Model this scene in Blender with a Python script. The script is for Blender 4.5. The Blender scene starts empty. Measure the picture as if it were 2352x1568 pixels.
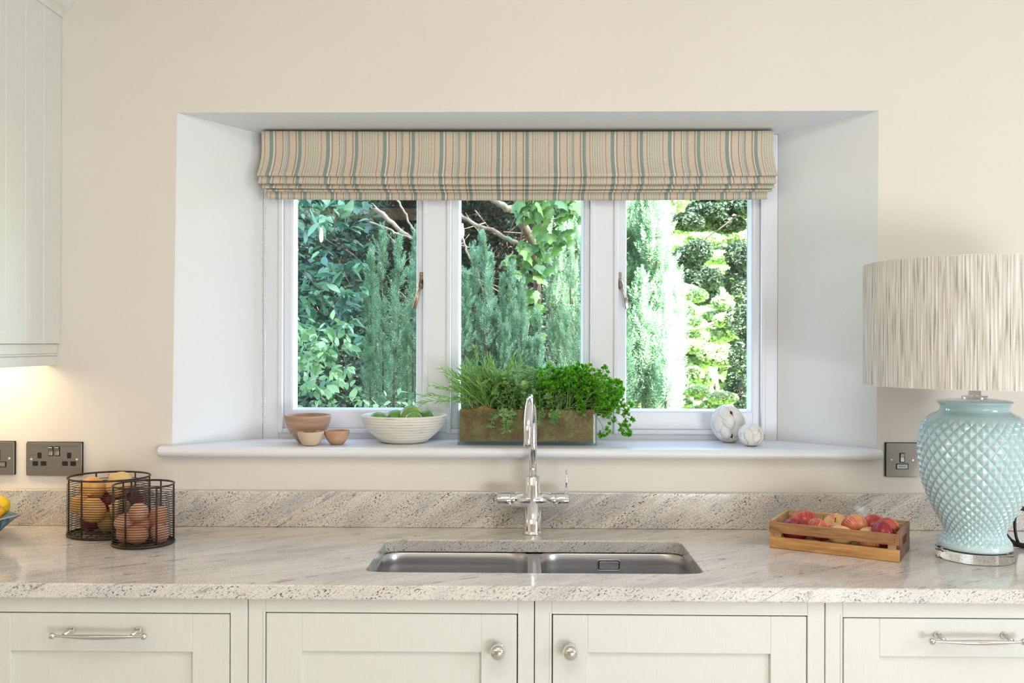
import bpy, bmesh, math, random
import numpy as np
from mathutils import Vector, Matrix, Euler
R = random.Random(7)
NP = np.random.default_rng(11)
PI = math.pi
sc = bpy.context.scene
COL = sc.collection
# ------------------------------------------------------------------ camera
F = 2100.0; W, H = 2352.0, 1568.0
ZT = 0.90                      # top of the worktop
CAMP = Vector((0.0, -2.38, 1.382))
YAW, ROLL = math.radians(0.8), math.radians(0.15)
CM = Matrix.Rotation(YAW, 4, 'Z') @ Matrix.Rotation(PI/2, 4, 'X') @ Matrix.Rotation(ROLL, 4, 'Z')
cd = bpy.data.cameras.new('camera'); cam = bpy.data.objects.new('camera', cd); COL.objects.link(cam)
cd.sensor_width = 36; cd.lens = 36*F/W; cd.clip_start = 0.05; cd.clip_end = 200
cam.matrix_world = Matrix.Translation(CAMP) @ CM
cd.dof.use_dof = True; cd.dof.focus_distance = 2.45; cd.dof.aperture_fstop = 10.0
sc.camera = cam
def ray(px, py): return (CM.to_3x3() @ Vector(((px-W/2)/F, -(py-H/2)/F, -1.0)))
def at(px, py, Y=None, Z=None, X=None):
    d = ray(px, py)
    t = (Y-CAMP.y)/d.y if Y is not None else ((Z-CAMP.z)/d.z if Z is not None else (X-CAMP.x)/d.x)
    return CAMP + d*t
# ------------------------------------------------------------------ world, sun, lights, exposure
wd = bpy.data.worlds.new('sky'); sc.world = wd; wd.use_nodes = True
nt = wd.node_tree; nt.nodes.clear()
sky = nt.nodes.new('ShaderNodeTexSky'); sky.sky_type = 'NISHITA'; sky.sun_disc = False
sky.sun_elevation = math.radians(52); sky.sun_rotation = math.radians(140); sky.air_density = 1.0; sky.dust_density = 2.0
bg = nt.nodes.new('ShaderNodeBackground'); bg.inputs['Strength'].default_value = 2.0
wo = nt.nodes.new('ShaderNodeOutputWorld')
nt.links.new(sky.outputs[0], bg.inputs[0]); nt.links.new(bg.outputs[0], wo.inputs[0])
def light(name, kind, loc, target, energy, color, **kw):
    l = bpy.data.lights.new(name, kind); l.energy = energy; l.color = color
    for k, v in kw.items(): setattr(l, k, v)
    o = bpy.data.objects.new(name, l); COL.objects.link(o); o.location = loc
    o.rotation_euler = (Vector(target)-Vector(loc)).to_track_quat('-Z', 'Y').to_euler()
    return o
SUN_DIR = Vector((-0.38, 0.50, -0.74)).normalized()
light('sun', 'SUN', (0, 0, 6), Vector((0, 0, 6))+SUN_DIR, 42.0, (1.0, 0.95, 0.85), angle=math.radians(0.6))
# daylight from the glazed side of the room (right), an added low fill, and soft warm ceiling light
light('daylight_side', 'AREA', (2.70, -1.95, 1.6), (0.2, -0.4, 0.7), 32, (0.84, 0.92, 1.0), shape='RECTANGLE', size=1.1, size_y=1.1)
light('low_fill', 'AREA', (1.80, -4.7, 0.42), (0.2, 0, 1.0), 56, (0.90, 0.95, 1.0), shape='RECTANGLE', size=1.6, size_y=0.75)  # added fill low behind the camera, stands for no known window
light('ceiling_panel', 'AREA', (0.10, -1.8, 2.52), (0.1, -1.0, 0), 14, (1.0, 0.985, 0.97), shape='RECTANGLE', size=1.0, size_y=0.7)
light('ceiling_lamps', 'AREA', (-1.3, -2.7, 2.53), (-1.1, -1.7, 0), 13, (1.0, 0.78, 0.50), shape='RECTANGLE', size=2.0, size_y=1.6)
sc.view_settings.view_transform = 'Standard'; sc.view_settings.look = 'None'
sc.view_settings.exposure = 0.16; sc.view_settings.gamma = 1.0; sc.view_settings.use_curve_mapping = False
sc.cycles.max_bounces = 8; sc.cycles.transparent_max_bounces = 12; sc.cycles.use_denoising = True
sc.cycles.sample_clamp_indirect = 6.0; sc.cycles.caustics_reflective = False; sc.cycles.caustics_refractive = False
# ------------------------------------------------------------------ materials
class NB:
    def __init__(s, m): s.t = m.node_tree
    def n(s, typ, **kw):
        x = s.t.nodes.new(typ)
        for k, v in kw.items():
            if k in x.inputs: x.inputs[k].default_value = v
            else: setattr(x, k, v)
        return x
    def l(s, a, b): s.t.links.new(a, b)
    def ramp(s, src, stops, interp='LINEAR'):
        r = s.t.nodes.new('ShaderNodeValToRGB'); r.color_ramp.interpolation = interp
        e = r.color_ramp.elements
        for i, (p, c) in enumerate(stops):
            if len(c) == 3: c = (*c, 1)
            if i < 2: e[i].position = p; e[i].color = c
            else: x = e.new(p); x.color = c
        s.l(src, r.inputs[0]); return r.outputs[0]
    def noise(s, vec, scale, detail=4, rough=.5, dist=0):
        x = s.n('ShaderNodeTexNoise'); x.inputs['Scale'].default_value = scale; x.inputs['Detail'].default_value = detail
        x.inputs['Roughness'].default_value = rough; x.inputs['Distortion'].default_value = dist
        if vec is not None: s.l(vec, x.inputs['Vector'])
        return x.outputs['Fac']
    def map(s, vec, rot=(0,0,0), scale=(1,1,1), loc=(0,0,0)):
        x = s.n('ShaderNodeMapping'); x.inputs['Rotation'].default_value = rot; x.inputs['Scale'].default_value = scale
        x.inputs['Location'].default_value = loc; s.l(vec, x.inputs['Vector']); return x.outputs[0]
    def mix(s, fac, a, b, mode='MIX'):
        x = s.t.nodes.new('ShaderNodeMix'); x.data_type = 'RGBA'; x.blend_type = mode
        for v, i in ((fac, 0), (a, 6), (b, 7)):
            if isinstance(v, (int, float)): x.inputs[i].default_value = v
            elif isinstance(v, tuple): x.inputs[i].default_value = (*v, 1) if len(v) == 3 else v
            else: s.l(v, x.inputs[i])
        return x.outputs[2]
    def math(s, op, a, b=None):
        x = s.t.nodes.new('ShaderNodeMath'); x.operation = op
        for v, i in ((a, 0), (b, 1)):
            if v is None: continue
            if isinstance(v, (int, float)): x.inputs[i].default_value = v
            else: s.l(v, x.inputs[i])
        return x.outputs[0]
    def bump(s, h, strength=.3, dist=.001):
        x = s.t.nodes.new('ShaderNodeBump'); x.inputs['Strength'].default_value = strength; x.inputs['Distance'].default_value = dist
        s.l(h, x.inputs['Height']); return x.outputs[0]
    @property
    def obj(s): return s.t.nodes.new('ShaderNodeTexCoord').outputs['Object']
    @property
    def pos(s): return s.t.nodes.new('ShaderNodeNewGeometry').outputs['Position']
    @property
    def isl(s): return s.t.nodes.new('ShaderNodeNewGeometry').outputs['Random Per Island']
def mat(name, color=(.8,.8,.8), rough=.5, metal=0.0, **kw):
    m = bpy.data.materials.new(name); m.use_nodes = True
    b = m.node_tree.nodes['Principled BSDF']
    b.inputs['Base Color'].default_value = (*color, 1); b.inputs['Roughness'].default_value = rough; b.inputs['Metallic'].default_value = metal
    for k, v in kw.items(): b.inputs[k].default_value = v
    return m, NB(m), b
def simple(name, color, rough=.5, metal=0., nscale=6, namp=.06, bump=.0, bscale=60, **kw):
    m, nb, b = mat(name, color, rough, metal, **kw)
    p = nb.pos
    f = nb.noise(p, nscale, 3)
    c0 = tuple(max(0, c*(1-namp)) for c in color); c1 = tuple(min(1, c*(1+namp)) for c in color)
    nb.l(nb.ramp(f, [(.3, c0), (.7, c1)]), b.inputs['Base Color'])
    if bump: nb.l(nb.bump(nb.noise(p, bscale, 3), bump, .001), b.inputs['Normal'])
    return m
M = {}
M['wall'] = simple('cream_wall_paint', (.80, .74, .665), .85, nscale=2, namp=.02, bump=.25, bscale=12)
M['reveal'] = simple('daylit_white_reveal', (.82, .83, .83), .7, nscale=2, namp=.015, bump=.25, bscale=12)  # whiter than the wall: partly other paint, partly cool daylight put into the colour
M['ceil'] = simple('ceiling_paint', (.85, .83, .79), .9, nscale=2, namp=.01)
M['floor'] = simple('stone_floor', (.60, .55, .49), .5, nscale=3, namp=.1)
M['joinery'] = simple('white_gloss_paint', (.82, .835, .875), .32, nscale=5, namp=.01, bump=.08, bscale=30)
M['sill'] = simple('sill_gloss_paint', (.835, .845, .865), .28, nscale=5, namp=.01, bump=.08, bscale=25)
def cabinet_paint():
    m, nb, b = mat('ivory_cabinet_paint', (.76, .76, .64), .42)
    v = nb.map(nb.pos, scale=(70, 70, 5)); g = nb.noise(v, 3, 5, .6)
    nb.l(nb.ramp(g, [(.3, (.755, .758, .695)), (.7, (.785, .788, .73))]), b.inputs['Base Color'])
    nb.l(nb.bump(g, .18, .001), b.inputs['Normal']); return m
M['cab'] = cabinet_paint()
M['gap'] = simple('dark_gap', (.05, .045, .035), .8)
def granite(name, speck, front=False):
    m, nb, b = mat(name, (.7, .65, .6), .12)
    sx = nb.n('ShaderNodeSeparateXYZ'); nb.l(nb.pos, sx.inputs[0])
    cb = nb.n('ShaderNodeCombineXYZ'); nb.l(sx.outputs[0], cb.inputs[0])
    nb.l(nb.math('ADD', sx.outputs[1], sx.outputs[2]), cb.inputs[1])
    p = cb.outputs[0]
    a = math.radians(-31)
    rot = nb.map(p, rot=(0, 0, a))
    big = nb.noise(nb.map(rot, scale=(1.6, 7, 1)), 1.5, 4, .55, .3)
    base = nb.ramp(big, [(.34, (.64, .59, .54)), (.46, (.80, .73, .64)), (.58, (.88, .82, .73)), (.70, (.78, .72, .65))])
    mot = nb.noise(p, 260, 4, .65)
    base = nb.mix(1.0, base, nb.ramp(mot, [(.34, (.62, .60, .60)), (.52, (1, 1, 1)), (.7, (1.12, 1.1, 1.06))]), 'MULTIPLY')
    def MSK(f, a, b2): return nb.ramp(f, [(a, (0,)*3), (b2, (1,)*3)])
    reg = nb.noise(nb.map(rot, scale=(1.8, 8, 1), loc=(3.1, 1.7, 0)), 1.4, 4, .6)
    regm = MSK(reg, .44, .60)
    fl = nb.noise(nb.map(rot, scale=(13, 190, 1)), 1.0, 4, .7)
    fl2 = nb.noise(nb.map(rot, scale=(45, 330, 1), loc=(5, 2, 0)), 1.0, 3, .6)
    k1, k2 = (.70, .62) if not speck else ((.50, .30) if not front else (.22, .12))
    if front: base = nb.mix(.55, base, (.80, .775, .75))
    c = nb.mix(nb.math('MULTIPLY', nb.math('MULTIPLY', MSK(fl, .53, .66), nb.math('ADD', nb.math('MULTIPLY', regm, .8), .2)), k1), base, (.20, .19, .20))
    c = nb.mix(nb.math('MULTIPLY', nb.math('MULTIPLY', MSK(fl2, .58, .66), nb.math('ADD', nb.math('MULTIPLY', regm, .7), .3)), k2), c, (.11, .105, .11))
    lt = nb.noise(nb.map(rot, scale=(5, 60, 1), loc=(9, 4, 0)), 1.0, 3, .5)
    c = nb.mix(nb.math('MULTIPLY', MSK(lt, .55, .68), .5), c, (.90, .86, .80))
    vn = nb.noise(nb.map(rot, scale=(1.0, 26, 1), loc=(.4, 7.7, 0)), 1.0, 2, .5)
    vm = nb.math('MULTIPLY', nb.ramp(vn, [(.485, (0,)*3), (.50, (1,)*3), (.515, (0,)*3)]), MSK(nb.noise(p, 30, 3), .50, .62))
    c = nb.mix(nb.math('MULTIPLY', vm, .75 if not speck else .55), c, (.06, .06, .07))
    sp = nb.noise(nb.map(rot, scale=(1, 1.7, 1)), 150 if speck else 230, 3, .55)
    cl = nb.noise(nb.map(rot, scale=(1, 3, 1)), 11, 4, .65)
    lim = MSK(cl, .40, .60)
    spm = nb.math('MULTIPLY', MSK(sp, .55, .61), lim)
    c = nb.mix(nb.math('MULTIPLY', spm, .9 if speck else .35), c, (.04, .04, .05))
    sp2 = MSK(nb.noise(p, 420, 2, .5), .60, .66)
    c = nb.mix(nb.math('MULTIPLY', sp2, .6 if speck else .2), c, (.10, .09, .09))
    bl = nb.noise(nb.map(rot, scale=(1, 2, 1)), 7, 3, .6)
    c = nb.mix(nb.math('MULTIPLY', MSK(bl, .50, .66), .40 if speck else .12), c, (.42, .42, .46))
    nb.l(c, b.inputs['Base Color'])
    nb.l(nb.ramp(mot, [(.3, (.10,)*3), (.7, (.17,)*3)]), b.inputs['Roughness'])
    b.inputs['Coat Weight'].default_value = .3; b.inputs['Coat Roughness'].default_value = .05
    return m
M['granite'] = granite('polished_granite_top', False)
M['granite_edge'] = granite('polished_granite_edge', True)
M['granite_front'] = granite('polished_granite_front_edge', True, True)
def chrome(name, c=(.86, .87, .88), r=.05):
    m, nb, b = mat(name, c, r, 1.0)
    nb.l(nb.ramp(nb.noise(nb.obj, 40, 2), [(.3, (max(r-.02, .01),)*3), (.7, (r+.03,)*3)]), b.inputs['Roughness']); return m
M['chrome'] = chrome('polished_chrome')
M['nickel'] = chrome('polished_nickel', (.80, .79, .77), .09)
def brushed(name, c, r=.32, sc_=(4, 4, 400), aniso=.0):
    m, nb, b = mat(name, c, r, 1.0)
    g = nb.noise(nb.map(nb.pos, scale=sc_), 1, 3)
    nb.l(nb.ramp(g, [(.3, tuple(x*.85 for x in c)), (.7, c)]), b.inputs['Base Color'])
    b.inputs['Anisotropic'].default_value = aniso
    nb.l(nb.ramp(g, [(.3, (r-.06,)*3), (.7, (r+.06,)*3)]), b.inputs['Roughness']); return m
M['steel'] = brushed('brushed_steel', (.66, .65, .65), .34, (2, 2, 160))
M['plate'] = brushed('brushed_faceplate', (.36, .33, .29), .38, (2, 2, 500), .6)
M['dplate'] = brushed('switch_rocker', (.50, .46, .42), .30)
M['black'] = simple('black_plastic', (.012, .011, .011), .4)
M['blackcable'] = simple('black_cable', (.012, .012, .014), .3)
M['bronze'] = simple('dark_bronze_wire', (.062, .045, .036), .45, .6, nscale=60, namp=.3)
M['pewter'] = simple('antique_brass', (.35, .27, .19), .28, 1.0, nscale=50, namp=.3)
M['pewter2'] = simple('antique_pewter', (.38, .34, .29), .28, 1.0, nscale=50, namp=.3)
def glass_mat(name, tint=(1, 1, 1), ior=1.45):
    m = bpy.data.materials.new(name); m.use_nodes = True; t = m.node_tree; t.nodes.clear(); nb = NB(m)
    o = nb.n('ShaderNodeOutputMaterial'); tr = nb.n('ShaderNodeBsdfTransparent'); gl = nb.n('ShaderNodeBsdfGlossy')
    tr.inputs[0].default_value = (*tint, 1); gl.inputs['Roughness'].default_value = 0.0
    lw = nb.n('ShaderNodeLayerWeight'); lw.inputs[0].default_value = .5
    fr = nb.math('ADD', nb.math('MULTIPLY', nb.math('POWER', lw.outputs['Facing'], 5.0), .9), .045 if ior < 1.49 else .035)
    mx = nb.n('ShaderNodeMixShader'); nb.l(fr, mx.inputs[0]); nb.l(tr.outputs[0], mx.inputs[1]); nb.l(gl.outputs[0], mx.inputs[2]); nb.l(mx.outputs[0], o.inputs[0])
    return m
M['pane'] = glass_mat('window_glass', (.97, .99, .98))
M['trough'] = glass_mat('trough_glass', (.93, .97, .97), 1.5)
m_, nb_, b_ = mat('clear_acrylic', (.97, .98, .98), .02); b_.inputs['Transmission Weight'].default_value = 1.0; b_.inputs['IOR'].default_value = 1.49
nb_.l(nb_.ramp(nb_.noise(nb_.obj, 30), [(.3, (.01,)*3), (.7, (.03,)*3)]), b_.inputs['Roughness']); M['acrylic'] = m_
def wood(name, c0, c1, scale=(14, 170, 170), rough=.5, rings=0, rot=(0, 0, 0)):
    m, nb, b = mat(name, c0, rough)
    v = nb.map(nb.obj, rot=rot, scale=scale)
    g = nb.noise(v, 1.0, 5, .62, .6)
    big = nb.noise(nb.map(nb.obj, rot=rot, scale=(scale[0]*.4, scale[1]*.18, scale[2]*.18)), 1.0, 2, .5, 1.0)
    f = nb.math('ADD', nb.math('MULTIPLY', g, .6), nb.math('MULTIPLY', big, .4))
    nb.l(nb.ramp(f, [(.36, c0), (.62, c1)]), b.inputs['Base Color'])
    nb.l(nb.bump(g, .15, .0006), b.inputs['Normal']); return m
M['wood_a'] = wood('acacia_mid', (.22, .095, .035), (.50, .25, .10))
M['wood_b'] = wood('acacia_light', (.42, .18, .05), (.74, .41, .15))
M['wood_c'] = wood('acacia_dark_end', (.12, .055, .035), (.33, .15, .09), (60, 8, 60))
M['wood_d'] = wood('pine_batten', (.45, .28, .12), (.68, .47, .24))
M['bowl_big'] = wood('turned_mango_wood', (.36, .21, .13), (.56, .37, .26), (14, 14, 90), rot=(0, .5, 0))
M['bowl_pale'] = wood('turned_pale_wood', (.60, .44, .31), (.73, .58, .44), (20, 20, 40))
M['bowl_warm'] = wood('turned_warm_wood', (.42, .24, .13), (.62, .40, .25), (20, 20, 60), rot=(0, .8, 0))
def coil_mat():
    m, nb, b = mat('whitewashed_coil', (.80, .77, .68), .5)
    g = nb.noise(nb.map(nb.obj, scale=(20, 20, 420)), 1, 4, .6)
    nb.l(nb.ramp(g, [(.30, (.40, .33, .24)), (.40, (.78, .74, .64)), (.7, (.86, .83, .76))]), b.inputs['Base Color']); return m
M['coil'] = coil_mat()
def radial_skin(name, stops, rough=.35, scale=9, zs=1.0, bump=.1, det=4):
    m, nb, b = mat(name, (1, 0, 0), rough)
    v = nb.n('ShaderNodeVectorMath'); v.operation = 'NORMALIZE'
    sx = nb.n('ShaderNodeSeparateXYZ'); o = nb.obj; nb.l(o, sx.inputs[0])
    cb = nb.n('ShaderNodeCombineXYZ'); nb.l(sx.outputs[0], cb.inputs[0]); nb.l(sx.outputs[1], cb.inputs[1])
    nb.l(cb.outputs[0], v.inputs[0])
    sc2 = nb.n('ShaderNodeVectorMath'); sc2.operation = 'SCALE'; nb.l(v.outputs[0], sc2.inputs[0]); sc2.inputs['Scale'].default_value = scale
    z = nb.n('ShaderNodeCombineXYZ'); nb.l(nb.math('MULTIPLY', sx.outputs[2], zs*20), z.inputs[2])
    ad = nb.n('ShaderNodeVectorMath'); nb.l(sc2.outputs[0], ad.inputs[0]); nb.l(z.outputs[0], ad.inputs[1])
    g1 = nb.noise(ad.outputs[0], 1.0, det, .6)
    oi = nb.n('ShaderNodeObjectInfo')
    big = nb.n('ShaderNodeTexNoise'); big.inputs['Scale'].default_value = 18; big.inputs['Detail'].default_value = 2; big.noise_dimensions = '4D'
    nb.l(o, big.inputs['Vector']); nb.l(nb.math('MULTIPLY', oi.outputs['Random'], 40), big.inputs['W'])
    f = nb.math('ADD', nb.math('MULTIPLY', g1, .5), nb.math('MULTIPLY', big.outputs['Fac'], .5))
    nb.l(nb.ramp(f, stops), b.inputs['Base Color'])
    if bump: nb.l(nb.bump(g1, bump, .0006), b.inputs['Normal'])
    b.inputs['Subsurface Weight'].default_value = .05; b.inputs['Subsurface Radius'].default_value = (.01, .004, .002)
    return m
M['apple'] = radial_skin('striped_apple_skin', [(.36, (.85, .52, .17)), (.45, (.78, .33, .14)), (.52, (.62, .10, .055)), (.62, (.38, .025, .035))], .28, 15, .5)
M['apple_red'] = radial_skin('deep_red_apple_skin', [(.36, (.50, .05, .05)), (.6, (.26, .012, .03))], .25, 15, .5)
M['apple_gold'] = radial_skin('yellow_flushed_apple_skin', [(.40, (.86, .66, .25)), (.50, (.84, .50, .20)), (.58, (.68, .17, .09))], .28, 15, .5)
M['onion'] = radial_skin('golden_onion_skin', [(.35, (.68, .30, .07)), (.5, (.80, .45, .14)), (.62, (.62, .26, .08))], .33, 12, .2, .25, 3)
M['onion_pale'] = radial_skin('pale_onion_skin', [(.35, (.74, .48, .14)), (.5, (.85, .60, .25)), (.62, (.70, .36, .12))], .33, 12, .2, .25, 3)
M['onion_green'] = radial_skin('olive_onion_skin', [(.35, (.42, .24, .06)), (.5, (.55, .36, .09)), (.62, (.48, .20, .06))], .33, 12, .2, .25, 3)
M['onion_red'] = radial_skin('red_onion_skin', [(.35, (.14, .015, .035)), (.5, (.22, .02, .06)), (.62, (.28, .06, .07))], .28, 12, .2, .2, 3)
M['root'] = simple('dry_root', (.30, .20, .10), .8)
M['egg'] = simple('brown_egg_shell', (.60, .275, .135), .5, nscale=22, namp=.08, bump=.06, bscale=400)
M['egg_b'] = simple('paler_brown_egg_shell', (.66, .34, .20), .5, nscale=22, namp=.08, bump=.06, bscale=400)
M['lime'] = simple('lime_skin', (.16, .33, .045), .32, nscale=45, namp=.35, bump=.25, bscale=350)
M['lime_b'] = simple('yellowing_lime_skin', (.26, .40, .05), .32, nscale=30, namp=.35, bump=.25, bscale=350)
M['lemon'] = simple('lemon_skin', (.87, .55, .015), .35, nscale=25, namp=.1, bump=.25, bscale=350)
M['orange'] = simple('orange_yellow_skin', (.88, .42, .015), .35, nscale=25, namp=.1, bump=.25, bscale=350)
M['stem'] = simple('woody_stem', (.17, .09, .04), .7)
def bluedish():
    m, nb, b = mat('blue_glaze', (.1, .2, .26), .35)
    g = nb.noise(nb.map(nb.obj, rot=(.3, .5, .8), scale=(12, 140, 40)), 1, 4, .6)
    nb.l(nb.ramp(g, [(.35, (.02, .07, .10)), (.5, (.06, .18, .25)), (.68, (.22, .34, .38))]), b.inputs['Base Color']); return m
M['blue'] = bluedish()
M['bluerim'] = simple('bare_clay_rim', (.42, .33, .31), .5)
def fabric():
    m, nb, b = mat('striped_blind_linen', (.7, .6, .5), .9)
    at_ = nb.n('ShaderNodeAttribute'); at_.attribute_name = 'stripe'
    x = nb.math('FRACT', at_.outputs['Fac'])
    T = (.29, .355, .32); Br = (.46, .345, .245); Be = (.68, .585, .46); Sg = (.46, .46, .36); Wh = (.76, .72, .62); Rd = (.48, .34, .27); Pl = (.66, .61, .48)
    P = 472.0
    A = [(0, T), (15, Wh), (28, Br), (42, Be), (91, Br), (103, Wh), (112, T), (118, Wh), (124, T), (130, Wh), (136, T), (142, Wh), (145, Br), (154, Be), (200, Br), (214, Wh), (223, T), (252, Be)]
    B = [(0, T), (252, Be), (282, Rd), (288, Pl), (304, Sg), (310, Pl), (324, Sg), (330, Pl), (344, Sg), (350, Pl), (364, Sg), (370, Pl), (384, Sg), (390, Pl), (412, Rd), (419, Be), (457, T)]
    c1 = nb.ramp(x, [(p/P, c) for p, c in A], 'CONSTANT'); c2 = nb.ramp(x, [(p/P, c) for p, c in B], 'CONSTANT')
    c = nb.mix(nb.math('GREATER_THAN', x, 252/P), c1, c2)
    wv = nb.noise(nb.map(nb.pos, scale=(900, 60, 90)), 1, 3); wv2 = nb.noise(nb.map(nb.pos, scale=(90, 60, 900)), 1, 3)
    c = nb.mix(.5, c, nb.mix(1.0, c, nb.ramp(nb.math('MULTIPLY', nb.math('ADD', wv, wv2), .5), [(.35, (.72, .66, .58)), (.6, (1, 1, 1))]), 'MULTIPLY'))
    nb.l(c, b.inputs['Base Color']); nb.l(nb.bump(nb.math('ADD', wv, wv2), .15, .0005), b.inputs['Normal'])
    return m
M['fabric'] = fabric()
def shade_mat():
    m, nb, b = mat('corded_shade_fabric', (.7, .66, .6), .8)
    at_ = nb.n('ShaderNodeAttribute'); at_.attribute_name = 'uvw'
    v = nb.map(at_.outputs['Vector'], scale=(250, 9, 1))
    wn = nb.n('ShaderNodeTexNoise'); wn.inputs['Scale'].default_value = 1; wn.inputs['Detail'].default_value = 1.5; wn.inputs['Roughness'].default_value = .55; nb.l(v, wn.inputs['Vector'])
    f = wn.outputs['Fac']
    nb.l(nb.ramp(f, [(.27, (.33, .31, .29)), (.37, (.53, .49, .43)), (.46, (.68, .63, .55)), (.60, (.77, .73, .67)), (.68, (.86, .84, .82))]), b.inputs['Base Color'])
    return m
M['shade'] = shade_mat()
M['shade_in'] = simple('shade_lining', (.85, .83, .78), .7)
def ceramic():
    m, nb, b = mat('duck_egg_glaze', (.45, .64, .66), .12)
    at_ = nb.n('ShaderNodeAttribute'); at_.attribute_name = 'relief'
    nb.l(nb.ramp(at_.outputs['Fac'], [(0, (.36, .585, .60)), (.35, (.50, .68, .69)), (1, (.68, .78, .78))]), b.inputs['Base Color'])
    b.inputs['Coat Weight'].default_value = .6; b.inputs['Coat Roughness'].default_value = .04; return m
M['ceramic'] = ceramic()
M['petal'] = simple('white_distressed_ceramic', (.84, .82, .77), .5, nscale=80, namp=.05, bump=.15, bscale=90)
M['core'] = simple('dark_ball_core', (.09, .065, .045), .9)
def leafmat(name, c0, c1, c2, rough=.45, transl=.35, spec=.5):
    m = bpy.data.materials.new(name); m.use_nodes = True; nb = NB(m); b = m.node_tree.nodes['Principled BSDF']; out = m.node_tree.nodes['Material Output']
    oi = nb.n('ShaderNodeObjectInfo')
    r = nb.math('FRACT', nb.math('ADD', nb.isl, oi.outputs['Random']))
    f = nb.math('ADD', nb.math('MULTIPLY', r, .7), nb.math('MULTIPLY', nb.noise(nb.pos, 9, 2), .3))
    c = nb.ramp(f, [(.12, c0), (.5, c1), (.85, c2)])
    nb.l(c, b.inputs['Base Color']); b.inputs['Roughness'].default_value = rough; b.inputs['Specular IOR Level'].default_value = spec
    tl = nb.n('ShaderNodeBsdfTranslucent'); nb.l(c, tl.inputs[0]); mx = nb.n('ShaderNodeMixShader'); mx.inputs[0].default_value = transl
    nb.l(b.outputs[0], mx.inputs[1]); nb.l(tl.outputs[0], mx.inputs[2]); nb.l(mx.outputs[0], out.inputs[0]); return m
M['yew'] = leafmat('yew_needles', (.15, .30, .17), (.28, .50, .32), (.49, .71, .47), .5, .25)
M['yew_dark'] = leafmat('dark_yew_needles', (.008, .02, .014), (.02, .045, .028), (.05, .09, .05), .6, .2)  # near-black needle tone for the hedge and the sparse shrub
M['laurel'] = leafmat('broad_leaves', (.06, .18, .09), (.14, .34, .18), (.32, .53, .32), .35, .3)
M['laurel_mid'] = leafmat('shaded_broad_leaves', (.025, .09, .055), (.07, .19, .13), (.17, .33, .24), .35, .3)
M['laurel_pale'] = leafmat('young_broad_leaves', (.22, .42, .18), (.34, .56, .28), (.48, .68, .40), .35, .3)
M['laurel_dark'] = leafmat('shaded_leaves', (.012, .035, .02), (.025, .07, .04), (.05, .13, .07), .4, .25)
M['ivy'] = leafmat('ivy_leaves', (.07, .20, .06), (.16, .34, .09), (.32, .50, .16), .35, .3)
M['bush'] = leafmat('sunny_bush_leaves', (.22, .34, .14), (.38, .52, .26), (.58, .70, .42), .5, .35)
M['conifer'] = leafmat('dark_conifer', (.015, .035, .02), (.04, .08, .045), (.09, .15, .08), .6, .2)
M['tarragon'] = leafmat('narrow_herb_leaves', (.15, .34, .06), (.29, .52, .12), (.42, .64, .22), .45, .35)
M['oregano'] = leafmat('round_herb_leaves', (.15, .35, .08), (.29, .53, .15), (.48, .68, .30), .55, .35)
M['parsley'] = leafmat('parsley_leaves', (.08, .38, .015), (.17, .55, .03), (.36, .68, .07), .4, .4)
M['bark'] = simple('bark', (.20, .15, .11), .85, nscale=30, namp=.4, bump=.5, bscale=60)
M['bark_pale'] = simple('pale_bark', (.36, .29, .22), .8, nscale=25, namp=.4, bump=.5, bscale=60)
M['greenstem'] = simple('green_stem', (.20, .34, .09), .6)
M['paleline'] = simple('pale_herb_stem', (.30, .42, .16), .6)
def moss():
    m, nb, b = mat('moss_soil', (.2, .14, .05), .95)
    p = nb.pos
    a = nb.noise(p, 14, 3, .6); d = nb.noise(p, 380, 4, .7, 1.0)
    c = nb.ramp(a, [(.35, (.16, .085, .03)), (.5, (.24, .17, .06)), (.65, (.24, .21, .055))])
    c = nb.mix(.8, c, nb.ramp(d, [(.36, (.10, .07, .04)), (.5, (.6, .55, .4)), (.66, (1, 1, .8))]), 'MULTIPLY')
    c = nb.mix(1.0, c, (1.9, 1.9, 1.9), 'MULTIPLY')
    nb.l(c, b.inputs['Base Color']); nb.l(nb.bump(d, .8, .003), b.inputs['Normal']); return m
M['moss'] = moss()
M['fibre'] = leafmat('moss_fibres', (.10, .06, .025), (.30, .22, .07), (.50, .42, .18), .8, .2)
M['darktwig'] = simple('shaded_twigs', (.10, .075, .055), .9, nscale=30, namp=.4)
M['soil'] = simple('garden_soil', (.045, .032, .024), .95, nscale=8, namp=.4, bump=.6, bscale=40)
M['grass'] = simple('lawn', (.28, .40, .12), .9, nscale=3, namp=.3, bump=.5, bscale=60)
M['stone'] = simple('stone_house_wall', (.45, .40, .34), .9, nscale=5, namp=.2)
M['roof'] = simple('slate_roof', (.12, .12, .13), .7, nscale=5, namp=.2)
m_, nb_, b_ = mat('pendant_bulb', (1, .8, .5), .3); b_.inputs['Emission Color'].default_value = (1, .84, .60, 1); b_.inputs['Emission Strength'].default_value = 55
M['bulb'] = m_
m_, nb_, b_ = mat('cabinet_light_strip', (1, .9, .7), .3); b_.inputs['Emission Color'].default_value = (1, .78, .45, 1); b_.inputs['Emission Strength'].default_value = 3
M['led'] = m_
M['label'] = simple('printed_label', (.62, .60, .60), .4)
M['ink'] = simple('label_ink', (.12, .11, .13), .6)
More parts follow.
